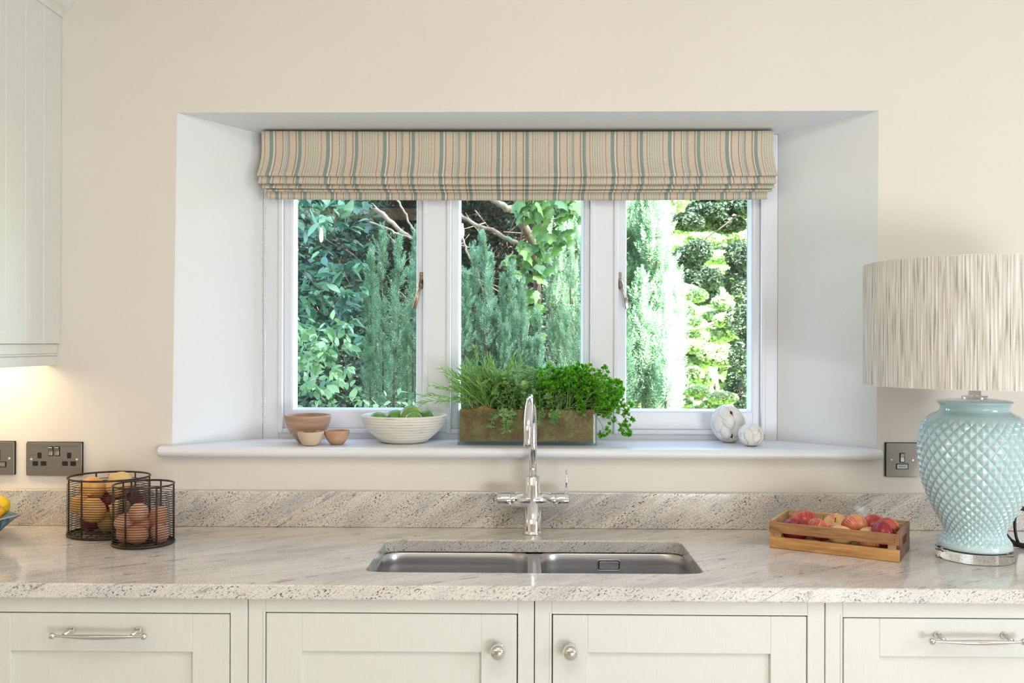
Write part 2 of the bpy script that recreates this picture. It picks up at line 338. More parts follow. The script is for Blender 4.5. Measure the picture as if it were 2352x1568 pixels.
# ------------------------------------------------------------------ geometry helpers
class MB:
    def __init__(s): s.v = []; s.f = []; s.mi = []; s.sm = []
    def add(s, vs, fs, mi=0, smooth=False):
        o = len(s.v); s.v += [tuple(v) for v in vs]; s.f += [tuple(i+o for i in f) for f in fs]
        s.mi += [mi]*len(fs); s.sm += [smooth]*len(fs); return s
    def box(s, a, b, mi=0, mtx=None):
        x0, y0, z0 = a; x1, y1, z1 = b
        vs = [(x0,y0,z0),(x1,y0,z0),(x1,y1,z0),(x0,y1,z0),(x0,y0,z1),(x1,y0,z1),(x1,y1,z1),(x0,y1,z1)]
        if mtx: vs = [mtx @ Vector(v) for v in vs]
        return s.add(vs, [(0,3,2,1),(4,5,6,7),(0,1,5,4),(1,2,6,5),(2,3,7,6),(3,0,4,7)], mi)
    def lathe(s, prof, n=48, c=(0,0,0), mi=0, smooth=True, mtx=None, cap=True):
        vs = []; fs = []
        for r, z in prof:
            for k in range(n):
                a = 2*PI*k/n; v = Vector((c[0]+r*math.cos(a), c[1]+r*math.sin(a), c[2]+z)); vs.append(mtx @ v if mtx else v)
        for i in range(len(prof)-1):
            for k in range(n): fs.append((i*n+k, i*n+(k+1)%n, (i+1)*n+(k+1)%n, (i+1)*n+k))
        if cap:
            if prof[0][0] > 1e-5: fs.append(tuple(range(n-1, -1, -1)))
            if prof[-1][0] > 1e-5: fs.append(tuple((len(prof)-1)*n+k for k in range(n)))
        return s.add(vs, fs, mi, smooth)
    def tube(s, pts, r, n=8, mi=0, closed=False, smooth=True, cap=True):
        pts = [Vector(p) for p in pts]; m = len(pts); rs = r if isinstance(r, (list, tuple)) else [r]*m
        vs = []; fs = []; up = None
        for i, p in enumerate(pts):
            t = (pts[(i+1) % m]-pts[i-1]) if closed else (pts[min(i+1, m-1)]-pts[max(i-1, 0)])
            t.normalize()
            if up is None:
                up = Vector((0,0,1)) if abs(t.z) < .9 else Vector((1,0,0))
            u = up - t*up.dot(t)
            if u.length < 1e-6: u = t.orthogonal()
            u.normalize(); up = u; w = t.cross(u)
            for k in range(n):
                a = 2*PI*k/n; vs.append(p+(u*math.cos(a)+w*math.sin(a))*rs[i])
        for i in range(m if closed else m-1):
            j = (i+1) % m
            for k in range(n): fs.append((i*n+k, i*n+(k+1)%n, j*n+(k+1)%n, j*n+k))
        if not closed and cap: fs += [tuple(range(n-1,-1,-1)), tuple((m-1)*n+k for k in range(n))]
        return s.add(vs, fs, mi, smooth)
    def ring(s, r, z, wr, n=48, k=6, c=(0,0)): return s.tube([(c[0]+r*math.cos(2*PI*i/n), c[1]+r*math.sin(2*PI*i/n), z) for i in range(n)], wr, k, closed=True)
    def sphere(s, c, r, nu=16, nv=10, sq=(1,1,1), mi=0):
        prof = [(max(1e-6, r*math.sin(PI*i/nv))*1, -r*math.cos(PI*i/nv)) for i in range(nv+1)]
        m = Matrix.Translation(c) @ Matrix.Diagonal((*sq, 1)); return s.lathe(prof, nu, mtx=m, mi=mi, cap=False)
    def prism(s, poly, z0, z1, mi=0, mtx=None, axis='Z'):
        n = len(poly)
        def P(p, h):
            v = Vector((p[0], p[1], h)) if axis == 'Z' else (Vector((p[0], h, p[1])) if axis == 'Y' else Vector((h, p[0], p[1])))
            return mtx @ v if mtx else v
        vs = [P(p, z0) for p in poly]+[P(p, z1) for p in poly]
        fs = [tuple(range(n-1,-1,-1)), tuple(range(n, 2*n))]+[(i, (i+1)%n, n+(i+1)%n, n+i) for i in range(n)]
        return s.add(vs, fs, mi)
    def build(s, name, mats, parent=None, rel=False, bevel=0, seg=2, kind=None, label=None, recalc=True):
        me = bpy.data.meshes.new(name)
        o = bpy.data.objects.new(name, me); COL.objects.link(o)
        off = Vector((0,0,0))
        if rel and parent: off = Vector(wloc(parent))
        me.from_pydata([Vector(v)-off for v in s.v], [], s.f); me.validate()
        for m in (mats if isinstance(mats, (list, tuple)) else [mats]): me.materials.append(m)
        if len(me.polygons) == len(s.mi):
            me.polygons.foreach_set('material_index', s.mi); me.polygons.foreach_set('use_smooth', s.sm)
        if recalc:
            bm = bmesh.new(); bm.from_mesh(me); bmesh.ops.recalc_face_normals(bm, faces=bm.faces); bm.to_mesh(me); bm.free()
        if bevel:
            b = o.modifiers.new('bevel', 'BEVEL'); b.width = bevel; b.segments = seg; b.limit_method = 'ANGLE'; b.angle_limit = math.radians(40)
            b.harden_normals = False
        if parent: o.parent = parent
        if kind: o['kind'] = kind
        if label: o['label'] = label
        return o
def wloc(o):
    v = Vector((0,0,0))
    while o: v += o.location; o = o.parent
    return v
def tag(o, label=None, cat=None, group=None, kind=None):
    for k, v in (('label', label), ('category', cat), ('group', group), ('kind', kind)):
        if v: o[k] = v
    return o
def empty(name, loc=(0,0,0), rz=0, **kw):
    o = bpy.data.objects.new(name, None); COL.objects.link(o); o.location = loc; o.rotation_euler = (0,0,rz); o.empty_display_size = .05
    return tag(o, **kw)
def dup(o, parent=None):
    c = o.copy(); COL.objects.link(c)
    if parent: c.parent = parent
    for ch in [x for x in CH.get(o.name, [])] or list(o.children): dup(ch, c)
    return c
CH = {}
def npmesh(name, V, Fq, m, parent=None, off=None, kind='stuff', smooth=False):
    V = np.asarray(V, dtype=np.float64).reshape(-1, 3)
    if off is not None: V = V-np.array(off)
    Fq = np.asarray(Fq, dtype=np.int32); k = Fq.shape[1]; nf = len(Fq)
    me = bpy.data.meshes.new(name); me.vertices.add(len(V)); me.vertices.foreach_set('co', V.ravel().astype(np.float32))
    me.loops.add(nf*k); me.loops.foreach_set('vertex_index', Fq.ravel()); me.polygons.add(nf)
    me.polygons.foreach_set('loop_start', np.arange(0, nf*k, k, dtype=np.int32)); me.polygons.foreach_set('loop_total', np.full(nf, k, dtype=np.int32))
    if smooth: me.polygons.foreach_set('use_smooth', np.ones(nf, dtype=bool))
    me.update(calc_edges=True); me.materials.append(m)
    o = bpy.data.objects.new(name, me); COL.objects.link(o)
    if parent: o.parent = parent
    if kind: o['kind'] = kind
    return o
def attr(o, name, vals, vec=False):
    me = o.data; a = me.attributes.new(name, 'FLOAT_VECTOR' if vec else 'FLOAT', 'POINT')
    a.data.foreach_set('vector' if vec else 'value', np.asarray(vals, dtype=np.float32).ravel())
# ================================================================== ROOM SHELL
XL, XR, YB, ZC = -2.6, 2.75, -5.0, 2.55
Yf = .185          # window frame face
def P3(px, py, Y): v = at(px, py, Y=Y); return v
fTL, fTR, fBL, fBR = P3(407,259,0), P3(2018,254,0), P3(395,1030,0), P3(2013,1038,0)
SZ = at(1200, 1029, Y=-.03).z            # sill top height
for v in (fBL, fBR): v.z = SZ-.02
iL, iR = at(603, 950, Y=Yf).x, at(1786, 950, Y=Yf).x
zT_i = at(1200, 300, Y=.14).z
iTL, iTR, iBL, iBR = Vector((iL, Yf, zT_i)), Vector((iR, Yf, zT_i)), Vector((iL, Yf, SZ-.02)), Vector((iR, Yf, SZ-.02))
YO = .42
wb = MB()
def loop(vs): o = len(wb.v); wb.v += [tuple(v) for v in vs]; return [o, o+1, o+2, o+3]
def bridge(a, b, mi):
    for i in range(4): wb.f.append((a[i], a[(i+1)%4], b[(i+1)%4], b[i])); wb.mi.append(mi); wb.sm.append(False)
l0 = loop([(XL,0,0),(XR,0,0),(XR,0,6.7),(XL,0,6.7)])
l1 = loop([fBL, fBR, fTR, fTL]); l2 = loop([iBL, iBR, iTR, iTL])
l3 = loop([(v.x, YO, v.z) for v in (iBL, iBR, iTR, iTL)]); l4 = loop([(XL,YO,0),(XR,YO,0),(XR,YO,6.7),(XL,YO,6.7)])
bridge(l0, l1, 0); bridge(l1, l2, 1); bridge(l2, l3, 1); bridge(l3, l4, 2); bridge(l4, l0, 2)
wall = wb.build('wall_back', [M['wall'], M['reveal'], M['stone']], kind='structure')
MB().box((XL,YB,-.1),(XR,0,0)).build('floor', M['floor'], kind='structure')
MB().box((XL,YB,ZC),(XR,0,ZC+.15)).build('ceiling', M['ceil'], kind='structure')
MB().box((XL-.2,YB,-.1),(XL,YO,6.7)).build('wall_left', M['wall'], kind='structure')
MB().box((XR,YB,-.1),(XR+.2,YO,6.7)).build('wall_right', M['wall'], kind='structure')
MB().box((XL-.2,YB-.2,-.1),(XR+.2,YB,6.7)).build('wall_front', M['wall'], kind='structure')
MB().prism([(XL-.5,6.7),(XR+.5,6.7),(XR+.5,5.5),(XL-.5,5.5)], YB-.3, .55, axis='Y').build('roof', M['roof'], kind='structure')
# sill board with rounded nose and horns
xs0, xs1 = at(362,1038,Y=-.03).x, at(2028,1048,Y=-.03).x
t = .027; nose = [(-.003, SZ-t)]+[(-.022-.0155*math.sin(a), SZ-t/2-t/2*math.cos(a)) for a in [i*PI/20 for i in range(21)]]+[(-.003, SZ)]
sb = MB()
sb.prism(nose, xs0, xs1, axis='X')
sb.prism([(fBL.x+.002, -.004), (fBR.x-.002, -.004), (iBR.x-.0005, Yf-.0006), (iBL.x+.0005, Yf-.0006)], SZ-t, SZ)
sill = sb.build('trim_1', M['sill'], kind='structure', bevel=.004, seg=3)
# ================================================================== WINDOW
win = empty('window_1', (0, Yf, SZ), kind='structure')
def wx(px, Y, py=750): return at(px, py, Y=Y).x
def wz(py, Y, px=1200): return at(px, py, Y=Y).z
ztop = zT_i+.0
fr = MB()
Zb = SZ-.0195
# outer frame + mullions
def bx(mb, x0, x1, y0, y1, z0, z1): mb.box((x0,y0,z0),(x1,y1,z1))
f0 = wz(993, Yf)
bx(fr, iL+.0002, wx(641,Yf), Yf, Yf+.08, Zb, ztop-.0003); bx(fr, wx(1757,Yf), iR-.0002, Yf, Yf+.08, Zb, ztop-.0003)
bx(fr, wx(641,Yf), wx(1757,Yf), Yf, Yf+.08, Zb, f0)
bx(fr, wx(641,Yf), wx(1757,Yf), Yf, Yf+.08, ztop-.05, ztop-.0003)
for a, b in ((981,1027),(1365,1411)): bx(fr, wx(a,Yf), wx(b,Yf), Yf, Yf+.08, f0, ztop-.05)
fr.build('window_frame', M['joinery'], win, rel=True, bevel=.003)
# thin bead trim round each light
panes = [(641, 981, 683, 957, 'casement_sash'), (1027, 1365, 1059, 1334, 'fixed_sash'), (1411, 1757, 1438, 1716, 'casement_sash')]
Ys = Yf+.012; Yg = Yf+.045
sashes = []
for a, b, g0, g1, nm in panes:
    x0, x1 = wx(a,Yf)+.002, wx(b,Yf)-.002; gx0, gx1 = wx(g0,Yg), wx(g1,Yg); gz = wz(937, Yg)
    zt = ztop-.052; gt = ztop-.10
    be = MB()
    for (p, q, r_, s_) in ((x0-.004, x0+.009, f0-.004, zt), (x1-.009, x1+.004, f0-.004, zt), (x0+.009, x1-.009, f0-.004, f0+.009)):
        bx(be, p, q, Yf-.006, Ys+.01, r_, s_)
    be.build('bead_moulding', M['joinery'], win, rel=True, bevel=.003, seg=2)
    s_ = MB(); xa, xb = x0+.009, x1-.009; za = f0+.009
    bx(s_, xa, gx0-.008, Ys, Yg+.008, za, zt); bx(s_, gx1+.008, xb, Ys, Yg+.008, za, zt)
    bx(s_, gx0-.008, gx1+.008, Ys, Yg+.008, za, gz-.008); bx(s_, gx0-.008, gx1+.008, Ys, Yg+.008, gt+.01, zt)
    # sloping glazing beads (putty line) facing the room
    for (ax, bxx, cx) in ((gx0-.009, gx0, 1), (gx1+.009, gx1, -1)):
        s_.prism([(ax, Ys+.004), (ax+cx*.004, Ys+.004), (bxx, Yg-.008), (bxx, Yg+.006), (ax, Yg+.006)], gz-.008, gt+.01)
    s_.prism([(Ys+.004, gz-.009), (Ys+.004, gz-.005), (Yg-.008, gz), (Yg+.006, gz), (Yg+.006, gz-.009)], gx0-.009, gx1+.009, axis='X')
    so = s_.build(nm, M['joinery'], win, rel=True, bevel=.0012, seg=1)
    sashes.append(so)
    pn = MB(); pn.add([(gx0-.006, Yg, gz-.006),(gx1+.006, Yg, gz-.006),(gx1+.006, Yg, gt+.012),(gx0-.006, Yg, gt+.012)], [(0,1,2,3)])
    pn.build('pane', M['pane'], so, rel=False).data.transform(Matrix.Translation(-Vector((0, Yf, SZ))))
# casement fasteners
def fastener(px0, pym, side, sash, m):
    base = at(px0, 625, Y=Ys); zt_ = base.z; zb_ = at(px0, 664, Y=Ys).z
    O = Vector((0, Yf, SZ))
    p = MB(); w = .0105/2
    p.box((base.x-w, Ys-.003, zb_), (base.x+w, Ys, zt_))
    h = p.build('casement_handle', m, sash, bevel=.0008); h.data.transform(Matrix.Translation(-O))
    h['label'] = 'antique metal casement handle'
    a = MB()
    piv = at(px0+(-2 if side < 0 else 0), 644, Y=Ys-.008)
    a.lathe([(.0052,0),(.0052,.010),(.0035,.013),(.0001,.0135)], 16, mtx=Matrix.Translation((piv.x, Ys-.002, piv.z)) @ Matrix.Rotation(PI/2, 4, 'X'))
    kx = at(px0+side*3, 656, Y=Ys-.014)
    # faceted knuckle
    a.tube([(piv.x, Ys-.010, piv.z+.002), (kx.x, Ys-.017, kx.z+.002), (kx.x+side*.0015, Ys-.015, kx.z-.004)], [.0045, .0078, .0055], 6, smooth=False)
    e = at(px0+side*17, 709, Y=Ys-.022)
    n = 9; s0 = Vector((kx.x, Ys-.013, kx.z-.002)); s1 = Vector((e.x, Ys-.020, e.z))
    prev = None; vs = []; fs = []
    for i in range(n):
        t_ = i/(n-1); c = s0.lerp(s1, t_); c.x += side*(-.0)*0 - side*math.sin(t_*PI)*(-.0025 if side > 0 else .0); c.y -= math.sin(t_*PI)*.006
        hw = .0042+.0025*t_; th = .003
        d = (s1-s0).normalized(); u = Vector((d.z, 0, -d.x)).normalized()
        for q, yy in ((-1, 0), (-.6, -th), (.6, -th), (1, 0), (.6, th), (-.6, th)): vs.append(c+u*hw*q+Vector((0, yy, 0)))
    for i in range(n-1):
        for k in range(6): fs.append((i*6+k, i*6+(k+1)%6, (i+1)*6+(k+1)%6, (i+1)*6+k))
    fs += [(5,4,3,2,1,0), tuple((n-1)*6+k for k in range(6))]
    a.add(vs, fs, 0, False)
    screw = MB().lathe([(.0018,0),(.0016,.001),(.0001,.0012)], 10, mtx=Matrix.Translation((base.x, Ys-.003, zt_-.006)) @ Matrix.Rotation(PI/2, 4, 'X'))
    # joined into the handle, three levels is the limit
    q = MB(); q.v = a.v; q.f = a.f; q.mi = a.mi; q.sm = a.sm
    o2 = q.build('handle_lever', m, sash, bevel=.0006, seg=1); o2.data.transform(Matrix.Translation(-O))
    o3 = screw.build('screw', M['nickel'], sash); o3.data.transform(Matrix.Translation(-O))
fastener(968, 640, -1, sashes[0], M['pewter'])
fastener(1424, 640, 1, sashes[2], M['pewter2'])
# ================================================================== BLIND
bl = empty('roman_blind', (at(1195,302,Y=.13).x, .13, zT_i), label='striped beige and blue roman blind folded up across the window top', cat='blind')
def zz(py, Y): return at(1195, py, Y=Y).z
def fabric_strip(name, prof, x0f, x1f, nx=90, thick=True):
    # prof: list of (t, Y, z); x edges by functions of t; 'stripe' keeps following the cloth
    V = []; S = []; n = len(prof)
    cx = bl.location.x
    for (Y, z, ex) in prof:
        a, b = x0f-ex, x1f+ex
        for i in range(nx+1):
            u = i/nx; x = a+(b-a)*u
            sag = -.0035*math.sin(PI*u)
            V.append((x, Y, z+sag)); x_u = x0f+(x1f-x0f)*u
            S.append(((x_u-STR0)/STP) % 1.0)
    Fq = [(j*(nx+1)+i, j*(nx+1)+i+1, (j+1)*(nx+1)+i+1, (j+1)*(nx+1)+i) for j in range(n-1) for i in range(nx)]
    return V, Fq, S
x0b, x1b = at(600,302,Y=.13).x, at(1778,302,Y=.13).x
STP = .1567; STR0 = at(621.5, 302, Y=.13).x+.001
NX = 1180
def make_cloth(name, prof, a, b, thick=.0):
    V = []; S = []
    nx = NX
    for (Y, z, ex) in prof:
        for i in range(nx+1):
            u = i/nx; x = a-ex+(b-a+2*ex)*u
            V.append((x-bl.location.x, Y-bl.location.y, z-.003*math.sin(PI*u)-bl.location.z)); S.append((a+(b-a)*u-STR0)/STP+40)
    n = len(prof)
    Fq = [(j*(nx+1)+i, j*(nx+1)+i+1, (j+1)*(nx+1)+i+1, (j+1)*(nx+1)+i) for j in range(n-1) for i in range(nx)]
    o = npmesh(name, V, Fq, M['fabric'], bl, kind=None, smooth=True); attr(o, 'stripe', S)
    return o
Ym = .132
prof = [(.17, zT_i-.002, 0), (Ym, zT_i-.002, 0)]
z0_, z1_ = zT_i-.002, zz(401, Ym-.025)
for i in range(1, 15):
    t_ = i/14; bul = (max(0, t_-.35)/.65)**2
    prof.append((Ym+.004*math.sin(t_*PI)-.026*bul, z0_+(z1_-z0_)*t_, .004*bul*1.2))
prof += [(Ym-.022, z1_-.003, .0045), (Ym-.010, z1_-.001, .004), (Ym+.005, z1_+.02, .002)]
make_cloth('main_drop', prof, x0b, x1b)
def fold(py0, py1, Yc, ex, dx=0):
    za, zb = zz(py0, Yc), zz(py1, Yc)
    pr = [(Yc+.03, za+.004, ex), (Yc+.006, za+.012, ex), (Yc, za, ex), (Yc-.004, (za+zb)/2, ex+.001), (Yc-.007, zb+.004, ex+.002), (Yc-.004, zb, ex+.001), (Yc+.006, zb+.001, ex), (Yc+.03, zb+.004, ex)]
    make_cloth('fold', pr, x0b+dx, x1b+dx)
fold(403, 422, Ym-.012, .0015); fold(422, 433, Ym-.003, -.004, .002); fold(432, 440, Ym+.006, -.009, .003)
zh0, zh1 = zz(436, Ym+.02), zz(457.5, Ym+.02)
make_cloth('hem', [(Ym+.02, zh0+.015, -.012), (Ym+.02, zh0, -.012), (Ym+.018, (zh0+zh1)/2, -.012), (Ym+.019, zh1, -.012), (Ym+.024, zh1, -.012), (Ym+.024, zh0, -.012)], x0b+.0, x1b)
MB().box((x0b+.002, Ym+.003, zT_i-.0045), (x1b-.002, Ym+.048, zT_i-.0005)).build('head_rail', M['gap'], bl, rel=True)
# bead chain loop
ch = MB(); zc0 = zz(425, .14); zc1 = at(605, 968, Y=.15).z
xa, xb_ = at(602.5, 700, Y=.15).x, at(609.5, 700, Y=.15).x
nb_n = int((zc0-zc1)/.0046)
for i in range(nb_n):
    z = zc0-(zc0-zc1)*i/nb_n
    pinch = 1-max(0, (i-nb_n+4))*.22
    xm = (xa+xb_)/2
    for s_ in (-1, 1):
        xx = xm+s_*(xb_-xa)/2*pinch
        ch.sphere((xx, .15, z+(s_*.001)), .0015, 6, 4)
ch.tube([(xa, .15, zc0), (xa, .15, zc1+.012), ((xa+xb_)/2, .15, zc1), (xb_, .15, zc1+.012), (xb_, .15, zc0)], .0004, 4)
ch.build('bead_chain', M['nickel'], bl, rel=True, label='grey metal bead pull chain')
# ================================================================== WORKTOP, UPSTAND, SINK, CABINETS
YS = -.02       # face of the granite upstand
YF = -.578      # front edge of the worktop
TH = .030
cbl, cbr = at(884, 1240, Z=ZT), at(1568, 1241, Z=ZT); cfl, cfr = at(848, 1313, Z=ZT), at(1607, 1317, Z=ZT)
cx0, cx1 = (cbl.x+cfl.x)/2-.004, (cbr.x+cfr.x)/2+.002; cyb, cyf = (cbl.y+cbr.y)/2, (cfl.y+cfr.y)/2
def rrect(x0, x1, y0, y1, r, n=8):
    out = []
    for (cx, cy, a0) in ((x1-r, y1-r, 0), (x0+r, y1-r, PI/2), (x0+r, y0+r, PI), (x1-r, y0+r, 1.5*PI)):
        for i in range(n+1): a = a0+PI/2*i/n; out.append((cx+r*math.cos(a), cy+r*math.sin(a)))
    return out
WX0, WX1 = XL+.001, XR-.001
wt_me = bpy.data.meshes.new('worktop'); bm = bmesh.new()
outer = [(WX0, YF), (WX1, YF), (WX1, -.0005), (WX0, -.0005)]
inner = rrect(cx0, cx1, cyf, cyb, .03)
def hole_slab(bm, outer, inner, z0, z1):
    for z, flip in ((z1, False), (z0, True)):
        es = []
        for lp in (outer, inner):
            vs = [bm.verts.new((x, y, z)) for x, y in lp]
            es += [bm.edges.new((vs[i], vs[(i+1) % len(vs)])) for i in range(len(vs))]
            if not flip: (tops if True else None).append(vs)
            else: bots.append(vs)
        bmesh.ops.triangle_fill(bm, edges=es, use_beauty=True)
tops, bots = [], []
hole_slab(bm, outer, inner, ZT-TH, ZT)
for tv, bv in zip(tops, bots):
    n = len(tv)
    for i in range(n): bm.faces.new((tv[i], tv[(i+1)%n], bv[(i+1)%n], bv[i]))
bmesh.ops.recalc_face_normals(bm, faces=bm.faces)
for f in bm.faces:
    if abs(f.normal.z) < .5: f.material_index = 1
bm.to_mesh(wt_me); bm.free(); wt_me.materials.append(M['granite']); wt_me.materials.append(M['granite_front'])
wt = bpy.data.objects.new('worktop', wt_me); COL.objects.link(wt)
bv = wt.modifiers.new('bevel', 'BEVEL'); bv.width = .003; bv.segments = 2; bv.limit_method = 'ANGLE'; bv.angle_limit = math.radians(50); bv.material = 0
tag(wt, 'polished cream and grey granite worktop with sink cut-out', 'worktop')
zs = at(1200, 1131, Y=YS).z
us = MB().box((WX0, YS, ZT+.0003), (WX1, -.0006, zs)).build('upstand', M['granite_edge'], bevel=.0015)
tag(us, 'low speckled granite upstand along the wall behind the worktop', 'splashback')
# sink: two bowls
sk = empty('sink', ((cx0+cx1)/2, (cyf+cyb)/2, ZT-TH), label='undermounted stainless steel double bowl sink set in the granite', cat='sink')
zr = ZT-TH-.0006
def bowl_mesh(mb, x0, x1, y0, y1, depth):
    rings = []
    for (ins, z, r) in ((-.0095, zr, .062), (0, zr, .055), (.002, zr-.003, .055), (.003, zr-.02, .055), (.006, zr-depth+.03, .052), (.012, zr-depth+.010, .048), (.03, zr-depth, .035)):
        rings.append([(x, y, z) for x, y in rrect(x0+ins, x1-ins, y0+ins, y1-ins, max(.01, r))])
    n = len(rings[0]); vs = [v for r_ in rings for v in r_]; fs = []
    for j in range(len(rings)-1):
        for i in range(n): fs.append((j*n+i, j*n+(i+1)%n, (j+1)*n+(i+1)%n, (j+1)*n+i))
    fs.append(tuple((len(rings)-1)*n+i for i in range(n)))
    mb.add(vs, fs, 0, True)
xm0, xm1 = at(1215,1280,Y=cyb).x, at(1237,1280,Y=cyb).x
bx0 = at(868, 1290, Y=cyb).x-.01; bx1 = at(1592, 1290, Y=cyb).x+.01
bb = MB(); bowl_mesh(bb, cx0-.008, xm0, cyf-.006, cyb+.004, .19); lb = bb.build('left_bowl', M['steel'], sk, rel=True, recalc=False)
lb.name = 'bowl'
bb = MB(); bowl_mesh(bb, xm1, cx1+.008, cyf-.006, cyb+.004, .19); rb = bb.build('bowl', M['steel'], sk, rel=True, recalc=False)
MB().box((xm0-.004, cyf-.004, zr-.012), (xm1+.004, cyb+.002, zr-.0008)).build('divider', M['steel'], sk, rel=True, bevel=.004, seg=3)
# overflow plate
oc = at(1398, 1296, Y=cyb+.002); O = Vector(sk.location)
yb2 = cyb+.0015-.0045
ov = MB()
ov.prism([(oc.x+x, oc.z+y) for x, y in rrect(-.0255, .0255, -.011, .011, .004, 4)], yb2, yb2-.0012, axis='Y')
ovo = ov.build('overflow_plate', M['black'], sk, rel=True)
MB().prism([(oc.x+x-O.x, oc.z+y-O.z) for x, y in rrect(-.0235, .0235, -.009, .009, .003, 4)], yb2-O.y-.0013, yb2-O.y-.0035, axis='Y').build('overflow_cover', M['steel'], ovo, bevel=.0006)
MB().tube([(oc.x+x-O.x, yb2-.001-O.y, oc.z+y-O.z) for x, y in rrect(-.0265, .0265, -.012, .012, .0045, 4)], .0008, 6, closed=True).build('overflow_rim', M['nickel'], ovo)
def text_obj(s, size, loc, m, parent, name='lettering', bold=0):
    cu = bpy.data.curves.new(name, 'FONT'); cu.body = s; cu.size = size; cu.align_x = 'CENTER'; cu.align_y = 'CENTER'; cu.extrude = .0001; cu.offset = bold
    to = bpy.data.objects.new(name, cu); COL.objects.link(to)
    dg = bpy.context.evaluated_depsgraph_get(); me = bpy.data.meshes.new_from_object(to.evaluated_get(dg))
    bpy.data.objects.remove(to); me.transform(Matrix.Rotation(PI/2, 4, 'X')); me.materials.clear(); me.materials.append(m)
    o = bpy.data.objects.new(name, me); COL.objects.link(o); o.location = loc; o.parent = parent; return o
text_obj('FRANKE', .0052, (oc.x-O.x, yb2-.0037-O.y, oc.z-O.z), M['label'], ovo)
# ---------------- base cabinets
YC = -.556; zTop = ZT-TH-.0006
def cab(name, xa, xb, dx0, dx1, dtop, dbot, pin, label, cat='cabinet', handle=None, drawer=False):
    r_ = empty(name, ((xa+xb)/2, YC, 0), label=label, cat=cat)
    O = Vector(r_.location)
    g = .0022
    fm = MB(); yb_ = -.03
    fm.box((xa, YC, .10), (dx0-g, YC+.022, zTop)); fm.box((dx1+g, YC, .10), (xb, YC+.022, zTop))
    fm.box((dx0-g, YC, dtop+g), (dx1+g, YC+.022, zTop)); fm.box((dx0-g, YC, .10), (dx1+g, YC+.022, dbot-g))
    fm.build('face_frame', M['cab'], r_, rel=True, bevel=.0012, seg=2)
    cc = MB(); cc.box((xa, YC+.0225, .10), (xa+.018, yb_, zTop-.2 if 'sink' in label else zTop)); cc.box((xb-.018, YC+.0225, .10), (xb, yb_, zTop-.2 if 'sink' in label else zTop)); cc.box((xa+.018, YC+.0225, .10), (xb-.018, yb_, .118))
    cc.box((xa+.018, YC+.045, .12), (xb-.018, YC+.05, zTop-.06))
    cc.build('carcass', M['gap'], r_, rel=True)
    MB().box((xa, YC+.05, 0), (xb, YC+.07, .10)).build('plinth', M['cab'], r_, rel=True)
    d = MB(); px0, px1, pt, pb = pin
    d.box((dx0, YC-.0005, dbot), (px0, YC+.020, dtop)); d.box((px1, YC-.0005, dbot), (dx1, YC+.020, dtop))
    d.box((px0, YC-.0005, pt), (px1, YC+.020, dtop)); d.box((px0, YC-.0005, dbot), (px1, YC+.020, pb))
    do = d.build('drawer_front' if drawer else 'door', M['cab'], r_, rel=True, bevel=.001, seg=1)
    MB().box((px0-.004-O.x, YC+.008-O.y, pb-.004), (px1+.004-O.x, YC+.014-O.y, pt+.004)).build('panel', M['cab'], do)
    # bead around the opening
    be = MB()
    for (a, b, c, e) in ((dx0-.007, dx0-g-.0003, dbot-.007, dtop+.007), (dx1+g+.0003, dx1+.007, dbot-.007, dtop+.007), (dx0-g, dx1+g, dtop+g+.0003, dtop+.007)):
        be.box((a, YC-.0012, c), (b, YC+.002, e))
    be.build('cock_bead', M['cab'], r_, rel=True, bevel=.0006, seg=1)
    return r_, do, O
def cxp(px, py=1420): return at(px, py, Y=YC).x
def czp(py, px=1176): return at(px, py, Y=YC).z
S1, S2, S3 = cxp(569.5), cxp(1227.5), cxp(1895); g2 = .0009
UW = S2-S1
c1, d1, O1 = cab('drawer_cabinet', S1-UW, S1-g2, cxp(-62), cxp(527), czp(1409, 300), .60, (cxp(25), cxp(442), czp(1496, 300), .66), 'ivory drawer unit at left below the egg and onion baskets', handle='bar', drawer=True)
c2, d2, O2 = cab('door_cabinet', S1+g2, S2-g2, cxp(612), cxp(1187), czp(1409.5, 900), .16, (cxp(693), cxp(1105), czp(1496.5, 900), .25), 'ivory shaker sink cabinet with knob at the right of its door')
c3, d3, O3 = cab('door_cabinet', S2+g2, S3-g2, cxp(1270), cxp(1852), czp(1414, 1560), .16, (cxp(1350), cxp(1770), czp(1500, 1560), .25), 'ivory shaker sink cabinet with knob at the left of its door')
c4, d4, O4 = cab('drawer_cabinet', S3+g2, S3+UW, cxp(1938), cxp(2530), czp(1421, 2150), .60, (cxp(2020), cxp(2448), czp(1508, 2150), .66), 'ivory drawer unit at right below the lamp', drawer=True)
def knob(px, py, do, O):
    p = at(px, py, Y=YC-.028)
    m = Matrix.Translation((p.x-O.x, YC-.0005-O.y, p.z+.004-O.z)) @ Matrix.Rotation(PI/2, 4, 'X')
    MB().lathe([(.0115,0),(.0125,.002),(.011,.004),(.0065,.006),(.0055,.012),(.0075,.016),(.0135,.020),(.0158,.026),(.0150,.032),(.011,.0365),(.005,.039),(.0001,.0395)], 32, mtx=m).build('knob', M['nickel'], do, label='round polished metal knob')
knob(1143, 1503, d2, O2); knob(1310, 1504, d3, O3)
